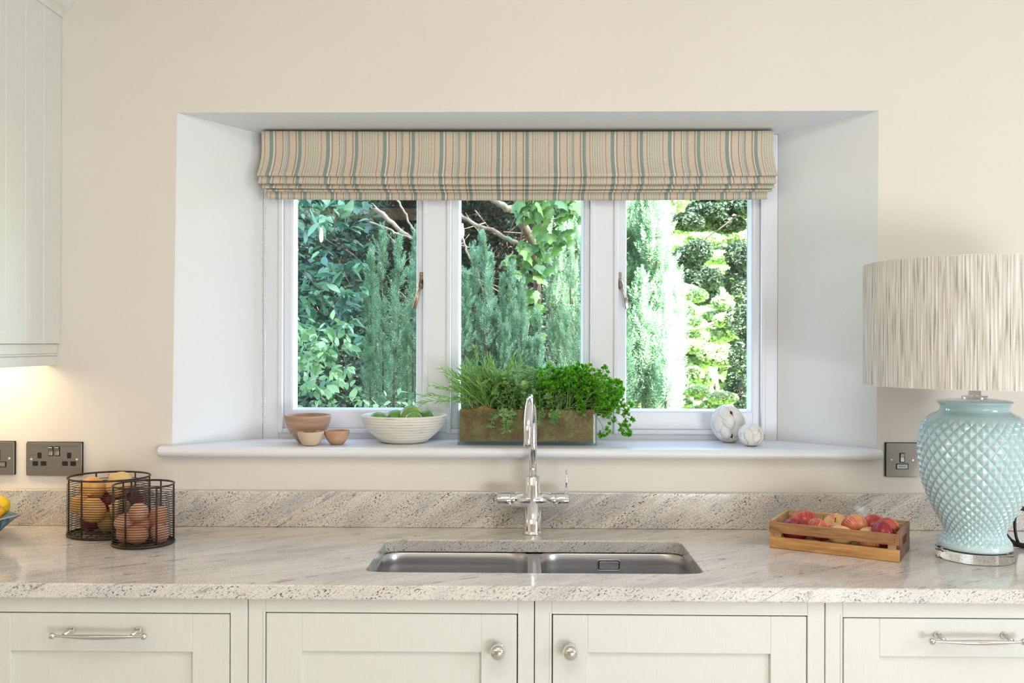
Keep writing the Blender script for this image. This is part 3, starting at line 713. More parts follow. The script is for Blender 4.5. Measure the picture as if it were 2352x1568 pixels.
def bar(pa, pb, py, do, O):
    a, b = at(pa, py, Y=YC-.032), at(pb, py, Y=YC-.032); L = b.x-a.x; mb = MB(); z = a.z
    n = 24; pts = []; rs = []
    for i in range(n+1):
        t_ = i/n; pts.append((a.x+L*t_-O.x, YC-.030-.006*math.sin(PI*t_)-O.y, z-O.z))
        e = math.sin(PI*min(1, max(0, (t_-.10)/.8)))
        rs.append(.0028+.0028*e)
    mb.tube(pts, rs, 14)
    for x in (a.x, b.x): mb.sphere((x-O.x, YC-.030-O.y, z-O.z), .0072, 18, 12)
    for t_ in (.13, .87):
        x = a.x+L*t_
        mb.lathe([(.0075,0),(.0075,.002),(.0045,.004),(.004,.030)], 16, mtx=Matrix.Translation((x-O.x, YC-.0005-O.y, z+.003-O.z)) @ Matrix.Rotation(PI/2, 4, 'X'))
    mb.ring
    mb.build('bar_handle', M['nickel'], do, label='slim bowed metal bar handle with ball ends')
bar(119, 330, 1460.5, d1, O1); bar(2142, 2353, 1473, d4, O4)
# ---------------- wall cabinet at left
XW = at(140, 500, Y=-.001).x
zb_, zt_ = at(100, 789.5, Y=-.2).z, at(141, 40, Y=-.001).z
wc = empty('wall_cabinet', (XW-.4, -.17, zb_), label='pale green wall cabinet with cornice at the left edge', cat='cabinet')
MB().box((XW-.80, -.33, zb_), (XW-.019, -.0008, zt_+.02)).build('carcass', M['cab'], wc, rel=True)
grooves = [-.33, -.235, -.14, -.05, -.0008]
gy = sorted([at(58, 700, X=XW).y, at(100, 700, X=XW).y])
ys = [-.33, gy[0]-(gy[1]-gy[0]), gy[0], gy[1], -.0008]
for i in range(4):
    MB().box((XW-.0185, ys[i]+.0004, zb_), (XW, ys[i+1]-.0004, zt_+.02)).build('side_board', M['cab'], wc, rel=True, bevel=.0012, seg=1)
rail = MB(); zr0 = at(70, 838, Y=-.001).z
for (i_, a, b) in ((.004, zb_-.026, zb_-.0004), (.002, zb_-.031, zb_-.026), (.0065, zr0, zb_-.031)):
    rail.box((XW-.03-i_, -.335, a), (XW-i_-.004, -.0008, b)); rail.box((XW-.80, -.335, a), (XW-.03-i_, -.31, b))
rail.build('light_rail', M['cab'], wc, rel=True, bevel=.002, seg=2)
# cornice profile swept along the side
cp = [(0,0),(.004,0),(.006,.012),(.012,.016),(.022,.022),(.030,.034),(.034,.048),(.046,.052),(.050,.060),(.052,.085),(0,.085)]
co = MB(); co.prism([(XW+x, zt_+y) for x, y in cp], -.38, -.0008, axis='Y'); co.prism([(-.33-x, zt_+y) for x, y in cp], XW-.80, XW+.05, axis='X')
co.build('cornice', M['cab'], wc, rel=True, bevel=.001)
MB().box((XW-.62, -.25, zb_-.010), (XW-.22, -.20, zb_-.001)).build('light_strip', M['led'], wc, rel=True)
light('cabinet_light', 'AREA', (XW-.24, -.10, zb_-.013), (XW-.24, -.06, 0), 1.3, (1.0, .78, .50), shape='RECTANGLE', size=.34, size_y=.03)
# ================================================================== TAP
tb = at(1224, 1229, Z=ZT); tp = empty('tap', (tb.x, tb.y+.02, ZT), label='tall chrome mixer tap with arched spout behind the sink', cat='tap')
dT = 2.38+tp.location.y
def tz(py): return CAMP.z-(py-784)/F*dT-ZT
m_ = MB()
zc_ = tz(1147); zco = tz(1093); ztop_ = tz(903)
m_.lathe([(.0235,0),(.0235,.003),(.0215,.006),(.0205,.010),(.0203,zc_)], 40)
m_.lathe([(.0203, zc_), (.0195, zc_+.022), (.0180, zc_+.026), (.0180, zco-.002), (.0165, zco), (.0090, zco)], 40, cap=False)
m_.tube([(-.045,0,zc_), (.045,0,zc_)], .0195, 36)
m_.build('body', M['chrome'], tp)
def crossend(x0, x1, x2, nm):
    b = MB().tube([(x0,0,zc_), (x1,0,zc_)], .0190, 36); b.tube([(x1,0,zc_), (x1+(x2-x1)*.04,0,zc_)], .0180, 36); b.tube([(x1+(x2-x1)*.04,0,zc_), (x2,0,zc_)], .0197, 36)
    return b.build(nm, M['chrome'], tp, bevel=.001)
crossend(-.0455, -.0555, -.0895, 'handle'); crossend(.0455, .0555, .0885, 'handle')
MB().tube([(.0835,0,zc_+.017), (.0845,0,zc_+.075)], [.0022,.0028], 12).build('lever', M['chrome'], tp)
sp = MB(); rr = .088; rad = .0098; zs_ = ztop_-rr-rad+.004; ang = math.radians(-94.5)
pts = [(0,0,zco-.002), (0,0,zs_*.8+zco*.2), (0,0,zs_)]
for i in range(1, 25):
    a = PI*i/24; d = rr*(1-math.cos(a)); pts.append((d*math.cos(ang), d*math.sin(ang), zs_+rr*math.sin(a)))
znoz = CAMP.z-(1026-784)/F*(dT-.176)-ZT
pe = pts[-1]; pts += [(pe[0], pe[1], (zs_+znoz)/2), (pe[0], pe[1], znoz)]
sp.tube(pts, rad, 28); sp.build('spout', M['chrome'], tp)
# ================================================================== SOCKETS
def plate(name, pxc, pyc, wmm, label, back_dx, group=None):
    p = at(pxc, pyc, Y=-.006)
    r_ = empty(name, (p.x, -.0008, p.z), label=label, cat='socket' if 'socket' in name else 'switch')
    w = wmm/2000; h = .0435
    MB().box((-w+back_dx, -.003, -h+.001), (w+back_dx, 0, h+.0015)).build('back_box', M['black'], r_)
    MB().prism(rrect(-w, w, -h, h, .004, 4), -.0055, -.0035, axis='Y').build('faceplate', M['plate'], r_, bevel=.0015)
    for s in (-1, 1):
        MB().lathe([(.0035,0),(.0035,.0006),(.002,.001),(.0001,.0006)], 14, mtx=Matrix.Translation((s*(w-.0135), -.0055, -.001)) @ Matrix.Rotation(PI/2, 4, 'X')).build('screw', M['nickel'], r_)
    return r_
Y5 = -.0057
def hole(r_, x, z, w, h, nm='pin_slot'): return MB().prism([(x+a, z+b) for a, b in rrect(-w/2, w/2, -h/2, h/2, .0012, 3)], Y5-.0006, Y5+.0012, axis='Y').build(nm, M['black'], r_)
def rocker(r_, x, z):
    hole(r_, x, z, .0135, .0255, 'switch_surround')
    MB().prism([(Y5-.0004, z-.0105), (Y5-.0035, z-.0105), (Y5-.0022, z), (Y5-.0045, z+.0105), (Y5-.0004, z+.0105)], x-.0052, x+.0045, axis='X').build('rocker', M['dplate'], r_, bevel=.0004, seg=1)
ds = plate('wall_socket', 124, 1054, 147, 'brushed metal double wall socket with two switches beside the onion basket', .0015)
for x in (-.0085, .0085): rocker(ds, x+.001, .0205)
for s in (-.038, .040): hole(ds, s, .0095, .0105, .0150); hole(ds, s-.0108, -.0115, .0145, .012); hole(ds, s+.0108, -.0115, .0145, .012)
sp_ = plate('wall_switch', -5, 1052, 87, 'brushed metal switch plate cut off by the left edge', .0018)
rocker(sp_, 0, .008); hole(sp_, .0, -.016, .046, .015, 'fuse_surround'); MB().box((-.0195,Y5-.0008,-.0215),(.0195,Y5+.001,-.0105)).build('fuse_cover', M['dplate'], sp_)
for xx, s in ((.0, 1),): pass
sw = plate('wall_switch', 2072, 1056, 82, 'brushed metal single switch plate between sill end and lamp', -.0022)
rocker(sw, 0, .006); hole(sw, 0, -.0165, .032, .0150, 'label_surround')
lb_ = MB().box((-.0130,Y5-.0010,-.0220),(.0135,Y5+.001,-.0115)).build('label_plate', M['label'], sw)
text_obj('MICRO', .0062, (0, Y5-.0012, -.0168), M['ink'], lb_)
# ================================================================== BASKETS, ONIONS, EGGS
def basket(loc, rad, hgt, nring, rot, label, lean=0):
    b = empty('wire_basket', loc, rot, label=label, cat='basket')
    MB().ring(rad, hgt, .0024, 56, 8).build('rim', M['bronze'], b)
    base = MB().ring(rad, .0035, .0035, 56, 8)
    for k in range(-3, 4):
        x = rad*k/4.0; y = math.sqrt(rad*rad-x*x); base.tube([(x,-y,.004),(x,y,.004)], .0011, 5)
    for k in range(-3, 4):
        x = rad*k/4.0; y = math.sqrt(rad*rad-x*x); base.tube([(-y,x,.0056),(y,x,.0056)], .0008, 5)
    base.build('base', M['bronze'], b)
    rg = None
    for i in range(nring):
        z = .0105+(hgt-.026)*i/(nring-1)
        if rg is None:
            rg = MB().ring(rad+.0012, 0, .00085, 44, 4).build('wire_ring', M['bronze'], b); rg.location.z = z
        else:
            c = rg.copy(); COL.objects.link(c); c.parent = b; c.location.z = z
    for k in range(6):
        a = 2*PI*k/6+.2
        for da in (-.0, ):
            MB().tube([((rad-.001)*math.cos(a+da), (rad-.001)*math.sin(a+da), .003), ((rad-.001)*math.cos(a+da), (rad-.001)*math.sin(a+da), hgt)], .0022, 6).build('upright', M['bronze'], b)
    return b
B1 = Vector((at(251, 1180, Y=-.110).x, -.110, ZT)); B2 = Vector((at(330, 1180, Y=-.219).x, -.219, ZT))
R1, R2 = .0965, .0680; SY1 = .895
bk1 = basket((B1.x, B1.y, ZT+.0004), R1, .142, 21, .35, 'larger round bronze wire basket full of onions')
bk2 = basket((B2.x, B2.y, ZT+.0004), R2, .140, 21, .1, 'smaller round bronze wire basket holding brown eggs')
bk1.rotation_euler = (0, 0, 0); bk1.scale = (1, SY1, 1)
def place_in(px, py, y, r, B, R, sy, placed):
    best = None
    for k in range(-60, 61):
        Y = B.y+R*k/60; p = at(px, py, Y=Y)
        dd = math.hypot(p.x-B.x, (p.y-B.y)/sy)+r*1.08
        viol = max(0, dd-(R-.003))*8 + sum(max(0, (r+q[1])*.93-(p-q[0]).length) for q in placed)*5 + abs(Y-y)*.25
        if best is None or viol < best[0]: best = (viol, p)
    p = best[1]; v = Vector((p.x-B.x, (p.y-B.y)/sy)); mx = R-.003-r*1.06
    if v.length > mx: v = v*(mx/v.length); p = Vector((B.x+v.x, B.y+v.y*sy, p.z))
    p.z = max(p.z, ZT+.0068+r*.93)
    for it in range(30):
        for q in placed:
            d = p-q[0]; ov_ = (r+q[1])*.93-d.length
            if ov_ > 0: p = p+d.normalized()*ov_*.6
        v = Vector((p.x-B.x, (p.y-B.y)/sy))
        if v.length > mx: v = v*(mx/v.length); p = Vector((B.x+v.x, B.y+v.y*sy, p.z))
        p.z = max(p.z, ZT+.0068+r*.93)
    placed.append((p.copy(), r)); return p
PL1, PL2 = [], []
def solid(name, prof, m, n=28):
    return MB().lathe(prof, n, cap=False)
def onion_prof(r, h, neck=.25):
    out = []
    for i in range(17):
        t_ = i/16; a = PI*t_
        rr_ = r*math.sin(a)**.9; z = -h*math.cos(a)
        if t_ > .82: k = (t_-.82)/.18; rr_ = rr_*(1-k)+r*neck*.35*k*(1 if t_ < 1 else 0); z += h*.28*k
        out.append((max(rr_, 1e-4 if t_ < 1 else r*.06), z))
    return out
def onion(px, py, y, r, m, tilt, label, hs=.88):
    p = place_in(px, py, y, r, B1, R1, SY1, PL1)
    e = empty('onion', p, label=label, cat='onion'); e['group'] = 'onions in the wire basket'
    e.rotation_euler = tilt
    MB().lathe(onion_prof(r, r*hs), 30, cap=False).build('bulb', m, e)
    rt = MB()
    for k in range(9):
        a = 2*PI*k/9; rt.tube([(.002*math.cos(a), .002*math.sin(a), -r*hs+.0015), (.004*math.cos(a+.3), .004*math.sin(a+.3), -r*hs-.003)], [.0007,.0003], 4)
    rt.lathe([(.0045, -r*hs+.002), (.003, -r*hs-.0005), (.0001, -r*hs-.0008)], 10)
    rt.build('root', M['root'], e)
    return e
by = B1.y
onion(171, 1158, by-.020, .0250, M['onion'], (.2,-.9,.4), 'orange onion against the left wires of the basket')
onion(211, 1171, by-.045, .0320, M['onion'], (.3,.5,.4), 'golden brown onion pressed to the front wires at mid height')
onion(211, 1123, by-.028, .0325, M['onion'], (1.9,0,.2), 'golden onion at the top left of the basket, its root end facing out')
onion(275, 1112, by+.010, .0330, M['onion_pale'], (.5,-.6,0), 'pale golden onion highest in the basket, beside the back rim')
onion(237, 1212, by-.052, .0270, M['onion_green'], (2.9,.25,0), 'olive brown onion, lowest in front with its tip pointing down')
onion(249, 1145, by+.008, .0290, M['onion_red'], (.5,.3,0), 'red onion in the middle below the two top golden onions')
onion(302, 1142, by+.004, .0310, M['onion_red'], (.2,.7,0), 'large red onion behind the egg basket rim at right')
onion(187, 1212, by-.028, .0315, M['onion_red'], (.2,-.7,0), 'dark red onion at the bottom left of the basket')
onion(277, 1170, by-.022, .0270, M['onion_pale'], (.1,-1.2,0), 'pale yellow onion with a pointed tip seen behind the eggs')
onion(280, 1210, by+.004, .0285, M['onion_red'], (.1,.5,0), 'dark red onion low down behind the eggs')
onion(215, 1208, by+.045, .0270, M['onion'], (.1,.5,0), 'golden onion at the bottom back of the basket')
def egg_prof(r):
    return [(max(1e-4, r*math.sin(PI*i/16)*(1-.10*math.cos(PI*(1-i/16)))), -r*1.27*math.cos(PI*i/16)) for i in range(17)]
def egg(px, py, y, r, m, tilt, label):
    p = place_in(px, py, y, r*1.08, B2, R2, 1.0, PL2); o = MB().lathe(egg_prof(r), 28, cap=False).build('egg', m)
    o.location = p; o.rotation_euler = tilt
    tag(o, label, 'egg', 'brown eggs in the wire basket'); return o
by2 = B2.y
egg(318, 1176, by2-.030, .0218, M['egg_b'], (1.45,0,.2), 'brown egg standing out on top, near the middle of the small basket')
egg(284, 1200, by2-.022, .0218, M['egg_b'], (1.5,.3,-.6), 'light brown egg at the left wires, second layer')
egg(313, 1236, by2-.042, .0222, M['egg'], (1.5,.2,-.9), 'brown egg lowest in front, behind the front upright')
egg(363, 1186, by2+.004, .0225, M['egg'], (.35,.3,0), 'brown egg standing on end at the upper right of the basket')
egg(356, 1211, by2-.030, .0222, M['egg_b'], (.5,-.9,.2), 'pinkish brown egg slanting across the right middle')
egg(379, 1225, by2-.008, .0200, M['egg_b'], (.3,-.3,0), 'pale brown egg against the right wires, low down')
egg(340, 1236, by2-.012, .0218, M['egg'], (1.2,.3,.9), 'brown egg low behind the front bottom egg, to its right')
egg(282, 1234, by2-.004, .0212, M['egg_b'], (.3,.1,0), 'pale brown egg on end at the bottom left of the basket')
egg(320, 1208, by2+.018, .0218, M['egg'], (1.2,.1,.4), 'shadowed brown egg in the middle behind the front ones')
egg(330, 1232, by2+.035, .0212, M['egg'], (1.2,.1,1.4), 'shadowed brown egg at the bottom back')
# ================================================================== BLUE DISH + LEMONS
tipx = at(53, 1177, Y=-.20)
dc = Vector((tipx.x-.146, -.215, ZT+.0005))
dish = empty('blue_dish', dc, label='blue glazed square dish of lemons at the left edge', cat='dish')
def dish_mesh():
    n = 64; prof = [(.56,.0),(.60,.004),(.69,.018),(.80,.034),(.91,.048),(1.0,.056)]
    inn = [(1.0,.0585),(.89,.051),(.77,.036),(.65,.020),(.5,.010),(.0001,.009)]
    V = []; 
    for (s, z) in prof+inn:
        for k in range(n):
            a = 2*PI*k/n
            sq = 1/max(abs(math.cos(a)), abs(math.sin(a)))
            r = .115*(1+(sq-1)*.9*s)
            c4 = (sq-1)/.414
            V.append((r*s*math.cos(a), r*s*math.sin(a), z+(.012*c4*s*s)*1.0))
    m = len(prof+inn); Fs = [(j*n+k, j*n+(k+1)%n, (j+1)*n+(k+1)%n, (j+1)*n+k) for j in range(m-1) for k in range(n)]
    Fs.append(tuple(range(n-1,-1,-1)))
    return V, Fs, n, len(prof)
V, Fs, n_, npf = dish_mesh()
db = MB().add(V, Fs, 0, True); db.build('body', M['blue'], dish)
rimv = [V[(npf-1)*n_+k] for k in range(n_)]
MB().tube([(v[0]*1.0, v[1]*1.0, v[2]+.0013) for v in rimv], .0017, 6, closed=True).build('rim', M['bluerim'], dish)
dish.rotation_euler = (0, 0, math.radians(-48))
def citrus(name, p, r, m, rot, label, cat, group=None, elong=1.25, nip=.2):
    prof = []
    for i in range(19):
        t_ = i/18; a = PI*t_; rr_ = r*math.sin(a); z = -r*elong*math.cos(a)
        if t_ < .12 or t_ > .88:
            rr_ = max(rr_*.92, r*.10 if 0 < t_ < 1 else 1e-4)
        prof.append((max(rr_, 1e-4), z+(r*nip*.5 if t_ > .93 else (-r*nip*.35 if t_ < .07 else 0))))
    e = empty(name, p, label=label, cat=cat, group=group); e.rotation_euler = rot
    MB().lathe(prof, 26, cap=False).build('fruit', m, e)
    MB().lathe([(.0022, -r*elong-.002), (.0026, -r*elong+.0), (.001, -r*elong+.003)], 8).build('stem_end', M['stem'], e)
    return e
citrus('lemon', at(-8, 1164, Y=-.190), .0270, M['lemon'], (.5,1.2,.2), 'bright yellow lemon at the back of the blue dish', 'lemon', 'lemons in the blue dish')
citrus('lemon', at(-27, 1178, Y=-.232), .0260, M['orange'], (.3,1.5,.5), 'deeper yellow lemon at the front of the blue dish', 'lemon', 'lemons in the blue dish')
# ================================================================== SILL OBJECTS
def sillpt(px, py): return at(px, py, Z=SZ)
def bowl(name, px, pyfront, rpx_top, rpx_base, pytop, m, label, th=.004, bulge=.5, cat='bowl'):
    fp = sillpt(px, pyfront); d = fp.y-CAMP.y
    rb = rpx_base/F*d; cy = fp.y+rb; d = cy-CAMP.y; c = at(px, 1000, Y=cy)
    rt = rpx_top/F*d; h = (pyfront-pytop)/F*d - .002
    e = empty(name, (c.x, cy, SZ+.0005), label=label, cat=cat)
    prof = [(rb*.9, 0), (rb, .0015)]
    n = 14
    for i in range(1, n+1):
        t_ = i/n; k = math.sin(t_*PI/2)**(bulge*1.6)
        prof.append((rb+(rt-rb)*k, .0015+(h-.003)*t_))
    prof += [(rt-th*.3, h), (rt-th*.8, h-.0005)]
    for i in range(n-1, 0, -1):
        t_ = i/n; k = math.sin(t_*PI/2)**(bulge*1.6)
        prof.append((max(rb*.4, rb+(rt-rb)*k-th), .006+(h-.007)*t_))
    prof.append((.0001, .006))
    MB().lathe(prof, 56, cap=True).build('body', m, e)
    return e
bowl('wooden_bowl', 707, 1018, 53, 22, 953, M['bowl_big'], 'large turned brown wooden bowl on the window sill', .005, .55)
bowl('wooden_bowl', 714, 1024.5, 30, 18, 991, M['bowl_pale'], 'small pale wooden bowl in front of the large wooden bowl', .003, .5)
bowl('wooden_bowl', 774, 1022, 29, 15, 988, M['bowl_warm'], 'small warm brown wooden bowl to the right of the pale one', .003, .5)
# coiled white bowl
fp = sillpt(927, 1020); cy = fp.y+.055; dcb = cy-CAMP.y; cc = at(928, 1000, Y=cy)
cb = empty('coiled_bowl', (cc.x, cy, SZ+.0005), label='wide white coiled bowl of limes on the sill', cat='bowl')
rt = 97/F*dcb; rbb = 50/F*dcb; hh = 63/F*dcb
def cprof(t_): return rbb+(rt-rbb)*math.sin(t_*PI/2)**.95
prof = [(rbb*.9, 0)]
NC = 10
for i in range(NC):
    for q in range(5):
        t_ = (i+q/5)/NC; bump_ = .0016*math.sin(PI*q/5)
        prof.append((cprof(t_)+bump_, .001+(hh-.001)*t_))
prof += [(rt, hh), (rt-.003, hh+.0008), (rt-.006, hh-.001)]
for i in range(12, 0, -1): prof.append((max(.01, cprof(i/13)-.007), .006+(hh-.008)*i/13))
prof.append((.0001, .006))
MB().lathe(prof, 64).build('body', M['coil'], cb)
LG = 'limes in the coiled bowl'
def lime(px, py, dy, r, m, rot, label): return citrus('lime', at(px, py, Y=cy+dy), r, m, rot, label, 'lime', LG, 1.18, .12)
lime(868, 965, .0, .0225, M['lime'], (.2,1.3,.1), 'dark lime lying low at the left of the bowl')
lime(908, 960, .02, .0225, M['lime'], (.3,1.2,.5), 'dark green lime second from the left in the bowl')
lime(943, 954, -.005, .0270, M['lime_b'], (.1,1.2,-.4), 'largest, yellowish lime on top of the others')
lime(951, 962, -.040, .0200, M['lime'], (.2,1.5,.1), 'small lime in front of the largest one')
lime(982, 960, -.012, .0215, M['lime'], (1.2,.6,.1), 'green lime at the right of the heap')
lime(890, 978, -.035, .0220, M['lime'], (.2,1.3,.3), 'lime sunk just below the front rim')
lime(930, 980, -.010, .0220, M['lime'], (.2,1.3,.9), 'lime at the bottom of the bowl')
# glass trough with moss and herbs
tf0, tf1 = sillpt(1050, 1023), sillpt(1371, 1023)
ty0 = (tf0.y+tf1.y)/2; ty1 = ty0+.105; tx0, tx1 = tf0.x, tf1.x; tth = at(1200, 944, Y=ty0).z-SZ
tc = Vector(((tx0+tx1)/2, (ty0+ty1)/2, SZ+.0005))
tr = empty('glass_trough', tc, label='clear rectangular glass trough lined with brown moss on the sill', cat='planter')
hw, hd = (tx1-tx0)/2, (ty1-ty0)/2
g_ = MB()
def shell(x, y, z0, z1, r, cap): 
    p = rrect(-x, x, -y, y, r, 5); n = len(p)
    g_.add([(a, b, z0) for a, b in p]+[(a, b, z1) for a, b in p], [(i, (i+1)%n, n+(i+1)%n, n+i) for i in range(n)], 0, False)
    if cap: g_.add([(a, b, z0) for a, b in p], [tuple(range(n-1,-1,-1))])
    return p
po = shell(hw, hd, 0, tth, .008, True); pi_ = shell(hw-.005, hd-.005, .0075, tth, .005, True)
n = len(po); g_.add([(a, b, tth) for a, b in po]+[(a, b, tth) for a, b in pi_], [(i, (i+1)%n, n+(i+1)%n, n+i) for i in range(n)])
g_.build('glass_box', M['trough'], tr, recalc=False)
# moss block, rough surface
mx, my, mz0, mz1 = hw-.0065, hd-.0085, .0085, tth-.0005
V = []; Fq = []; nx, nz = 60, 14
mb_ = MB()
def grid(fn, nu, nv):
    V = [fn(i/nu, j/nv) for j in range(nv+1) for i in range(nu+1)]
    mb_.add(V, [(j*(nu+1)+i, j*(nu+1)+i+1, (j+1)*(nu+1)+i+1, (j+1)*(nu+1)+i) for j in range(nv) for i in range(nu)], 0, True)
from mathutils import noise as mn
def jit(v, a=.0015):
    n_ = mn.noise_vector(Vector(v)*70); return (v[0]-abs(n_.x)*a*(1 if v[0] > 0 else -1), v[1]-abs(n_.y)*a*(1 if v[1] > 0 else -1), v[2]+n_.z*a)
hz = lambda x, y: mz1+.005*abs(mn.noise(Vector((x*25, y*25, 3))))+.010*math.exp(-((x+.115)/.02)**2)
zl = lambda x: mz0+.002+.003*mn.noise(Vector((x*20, 1, 1)))
grid(lambda u, v: jit((-mx+2*mx*u, -my, zl(-mx+2*mx*u)+(hz(-mx+2*mx*u, -my)-mz0)*v)), 90, 20)
grid(lambda u, v: jit((-mx+2*mx*u, my, zl(0)+(hz(-mx+2*mx*u, my)-mz0)*v)), 60, 8)
grid(lambda u, v: jit((-mx, -my+2*my*u, zl(0)+(hz(-mx, -my+2*my*u)-mz0)*v)), 24, 16)
grid(lambda u, v: jit((mx, -my+2*my*u, zl(0)+(hz(mx, -my+2*my*u)-mz0)*v)), 24, 16)
grid(lambda u, v: jit((-mx+2*mx*u, -my+2*my*v, hz(-mx+2*mx*u, -my+2*my*v)+.002)), 90, 24)
mb_.build('moss_lining', M['moss'], tr, kind='stuff')
def fibres(n, dom, m, name, parent):
    P = NP.random((n, 3)); x = (P[:,0]*2-1)*mx*.985; z = mz0+.004+P[:,1]*(tth-.012); y = -my+.0004-NP.random(n)*.0014
    a = NP.random(n)*2*PI; L = .004+.007*NP.random(n); w = .00025+.0002*NP.random(n)
    dx, dz = np.cos(a)*L/2, np.sin(a)*L/2; nx_, nz_ = -np.sin(a)*w, np.cos(a)*w; b_ = (NP.random(n)-.5)*.002
    Vv = np.stack([np.stack([x-dx-nx_, y, z-dz-nz_], 1), np.stack([x-dx+nx_, y, z-dz+nz_], 1), np.stack([x+nx_, y-.0012+b_, z+nz_+b_], 1), np.stack([x-nx_, y-.0012+b_, z-nz_+b_], 1),
                   np.stack([x+dx+nx_, y, z+dz+nz_], 1), np.stack([x+dx-nx_, y, z+dz-nz_], 1)], 1)
    o = np.arange(n)[:,None]*6
    Fq = np.concatenate([o+np.array([[0,1,2,3]]), o+np.array([[3,2,4,5]])], 0)
    return npmesh(name, Vv, Fq, m, parent)
mf_ = bpy.data.materials.new('moss_fibre_patchy'); mf_.use_nodes = True; nf_ = NB(mf_); bf_ = mf_.node_tree.nodes['Principled BSDF']; bf_.inputs['Roughness'].default_value = .85
f1 = nf_.math('ADD', nf_.math('MULTIPLY', nf_.noise(nf_.pos, 22, 3, .6), .75), nf_.math('MULTIPLY', nf_.isl, .25))
nf_.l(nf_.ramp(f1, [(.36, (.16, .075, .03)), (.47, (.30, .17, .07)), (.56, (.26, .23, .06)), (.68, (.44, .38, .14))]), bf_.inputs['Base Color'])
fibres(6500, None, mf_, 'moss_fibres', tr)
# ---- herbs
def frame(d):
    d = d/np.linalg.norm(d); u = np.cross(d, [0,0,1.0]); 
    if np.linalg.norm(u) < 1e-3: u = np.array([1.0,0,0])
    u /= np.linalg.norm(u); return d, u, np.cross(u, d)
def herb_root(name, x, label): return empty(name, (tc.x+x, tc.y, SZ+tth-.006), label=label, cat='herb')
def leaf_strip(V, Fq, p, d, side, L, w, droop=.3, fold=.0):
    # 2 segment narrow leaf with pointed tip : 7 verts
    d = d/np.linalg.norm(d); o = len(V); dn = np.array([0,0,-1.0])
    p1 = p+d*L*.35; d2 = d+dn*droop*.5; d2 /= np.linalg.norm(d2); p2 = p1+d2*L*.35; d3 = d2+dn*droop; d3 /= np.linalg.norm(d3); p3 = p2+d3*L*.30
    V += [p, p1-side*w/2, p1+side*w/2, p2-side*w/2.3, p2+side*w/2.3, p3]
    Fq += [(o, o+2, o+1, o+1), (o+1, o+2, o+4, o+3), (o+3, o+4, o+5, o+5)]
def tri_fix(Fq): return [tuple(f) for f in Fq]
def mesh_list(name, V, Fs, m, parent, kind='stuff'):
    me = bpy.data.meshes.new(name); me.from_pydata([tuple(v) for v in V], [], [tuple(dict.fromkeys(f)) for f in Fs]); me.materials.append(m)
    o = bpy.data.objects.new(name, me); COL.objects.link(o); o.parent = parent
    if kind: o['kind'] = kind
    return o
def curve_pts(p0, d0, L, n, bend, wob=.05):
    p = np.array(p0, float); d = np.array(d0, float); d /= np.linalg.norm(d); out = [p.copy()]; ds = []
    for i in range(n):
        d = d+np.array(bend)/n+NP.normal(0, wob, 3)/math.sqrt(n); d /= np.linalg.norm(d); p = p+d*L/n; out.append(p.copy()); ds.append(d.copy())
    ds.append(ds[-1]); return out, ds
# tarragon
ta = herb_root('tarragon_plant', -.100, 'tall herb with long narrow leaves at the left end of the trough')
V = []; Fs = []; st = MB()
for i in range(66):
    a = R.uniform(0, 2*PI); bx_, by_ = R.uniform(-.045, .045), R.uniform(-.035, .035)
    lean = R.gauss(-.14, .38)
    d0 = (lean+bx_*3, R.gauss(0,.22), 1.0); L = R.uniform(.07, .175)*(1-.18*abs(lean))
    if i == 0: bx_, d0, L = -.02, (-1.05, -.25, .62), .185
    if i == 1: bx_, d0, L = -.03, (-.95, .0, .75), .165
    if i == 2: bx_, d0, L = -.02, (-.8, -.1, .85), .16
    bend = (R.gauss(-.1,.2), 0, -.25 if i > 2 else -.75)
    pts, ds = curve_pts((bx_, by_, 0), d0, L, 12, bend, .07)
    st.tube(pts, [.0011]*6+[.0008]*7, 5)
    for j in range(2, 13):
        for q in range(4 if j > 3 else 2):
            d, u, w_ = frame(ds[j]); aa = R.uniform(0, 2*PI); sd = u*math.cos(aa)+w_*math.sin(aa)
            up = .75+.5*(j/12)
            ld = sd*R.uniform(.5,.9)+d*up; side = np.cross(ld, sd); side /= np.linalg.norm(side)+1e-9
            leaf_strip(V, Fs, pts[j], ld, side, R.uniform(.018,.036)*(1 if j < 11 else .8), R.uniform(.0022,.0036), R.uniform(-.1,.45))
mesh_list('leaves', V, Fs, M['tarragon'], ta); st.build('stems', M['paleline'], ta, kind='stuff')
# oregano
og = herb_root('oregano_plant', .003, 'herb with small round leaves in the middle of the trough, trailing over the front')
V = []; Fs = []; st = MB()
def round_leaf(V, Fs, p, d, nrm, L, w):
    d = d/np.linalg.norm(d); s = np.cross(d, nrm); s /= np.linalg.norm(s)+1e-9; n = np.cross(s, d); o = len(V)
    prof = [(0,0),(.18,.32),(.42,.5),(.68,.44),(.9,.22),(1.0,.0)]
    V.append(p); 
    for t_, ww in prof[1:-1]: V += [p+d*L*t_-s*w*ww+n*L*.10*math.sin(t_*PI), p+d*L*t_+n*L*(-.02), p+d*L*t_+s*w*ww+n*L*.10*math.sin(t_*PI)]
    V.append(p+d*L)
    Fs += [(o, o+2, o+1), (o, o+3, o+2)]
    for k in range(3): b = o+1+3*k; Fs += [(b, b+1, b+4, b+3), (b+1, b+2, b+5, b+4)]
    b = o+10; Fs += [(b, b+1, b+3), (b+1, b+2, b+3)]
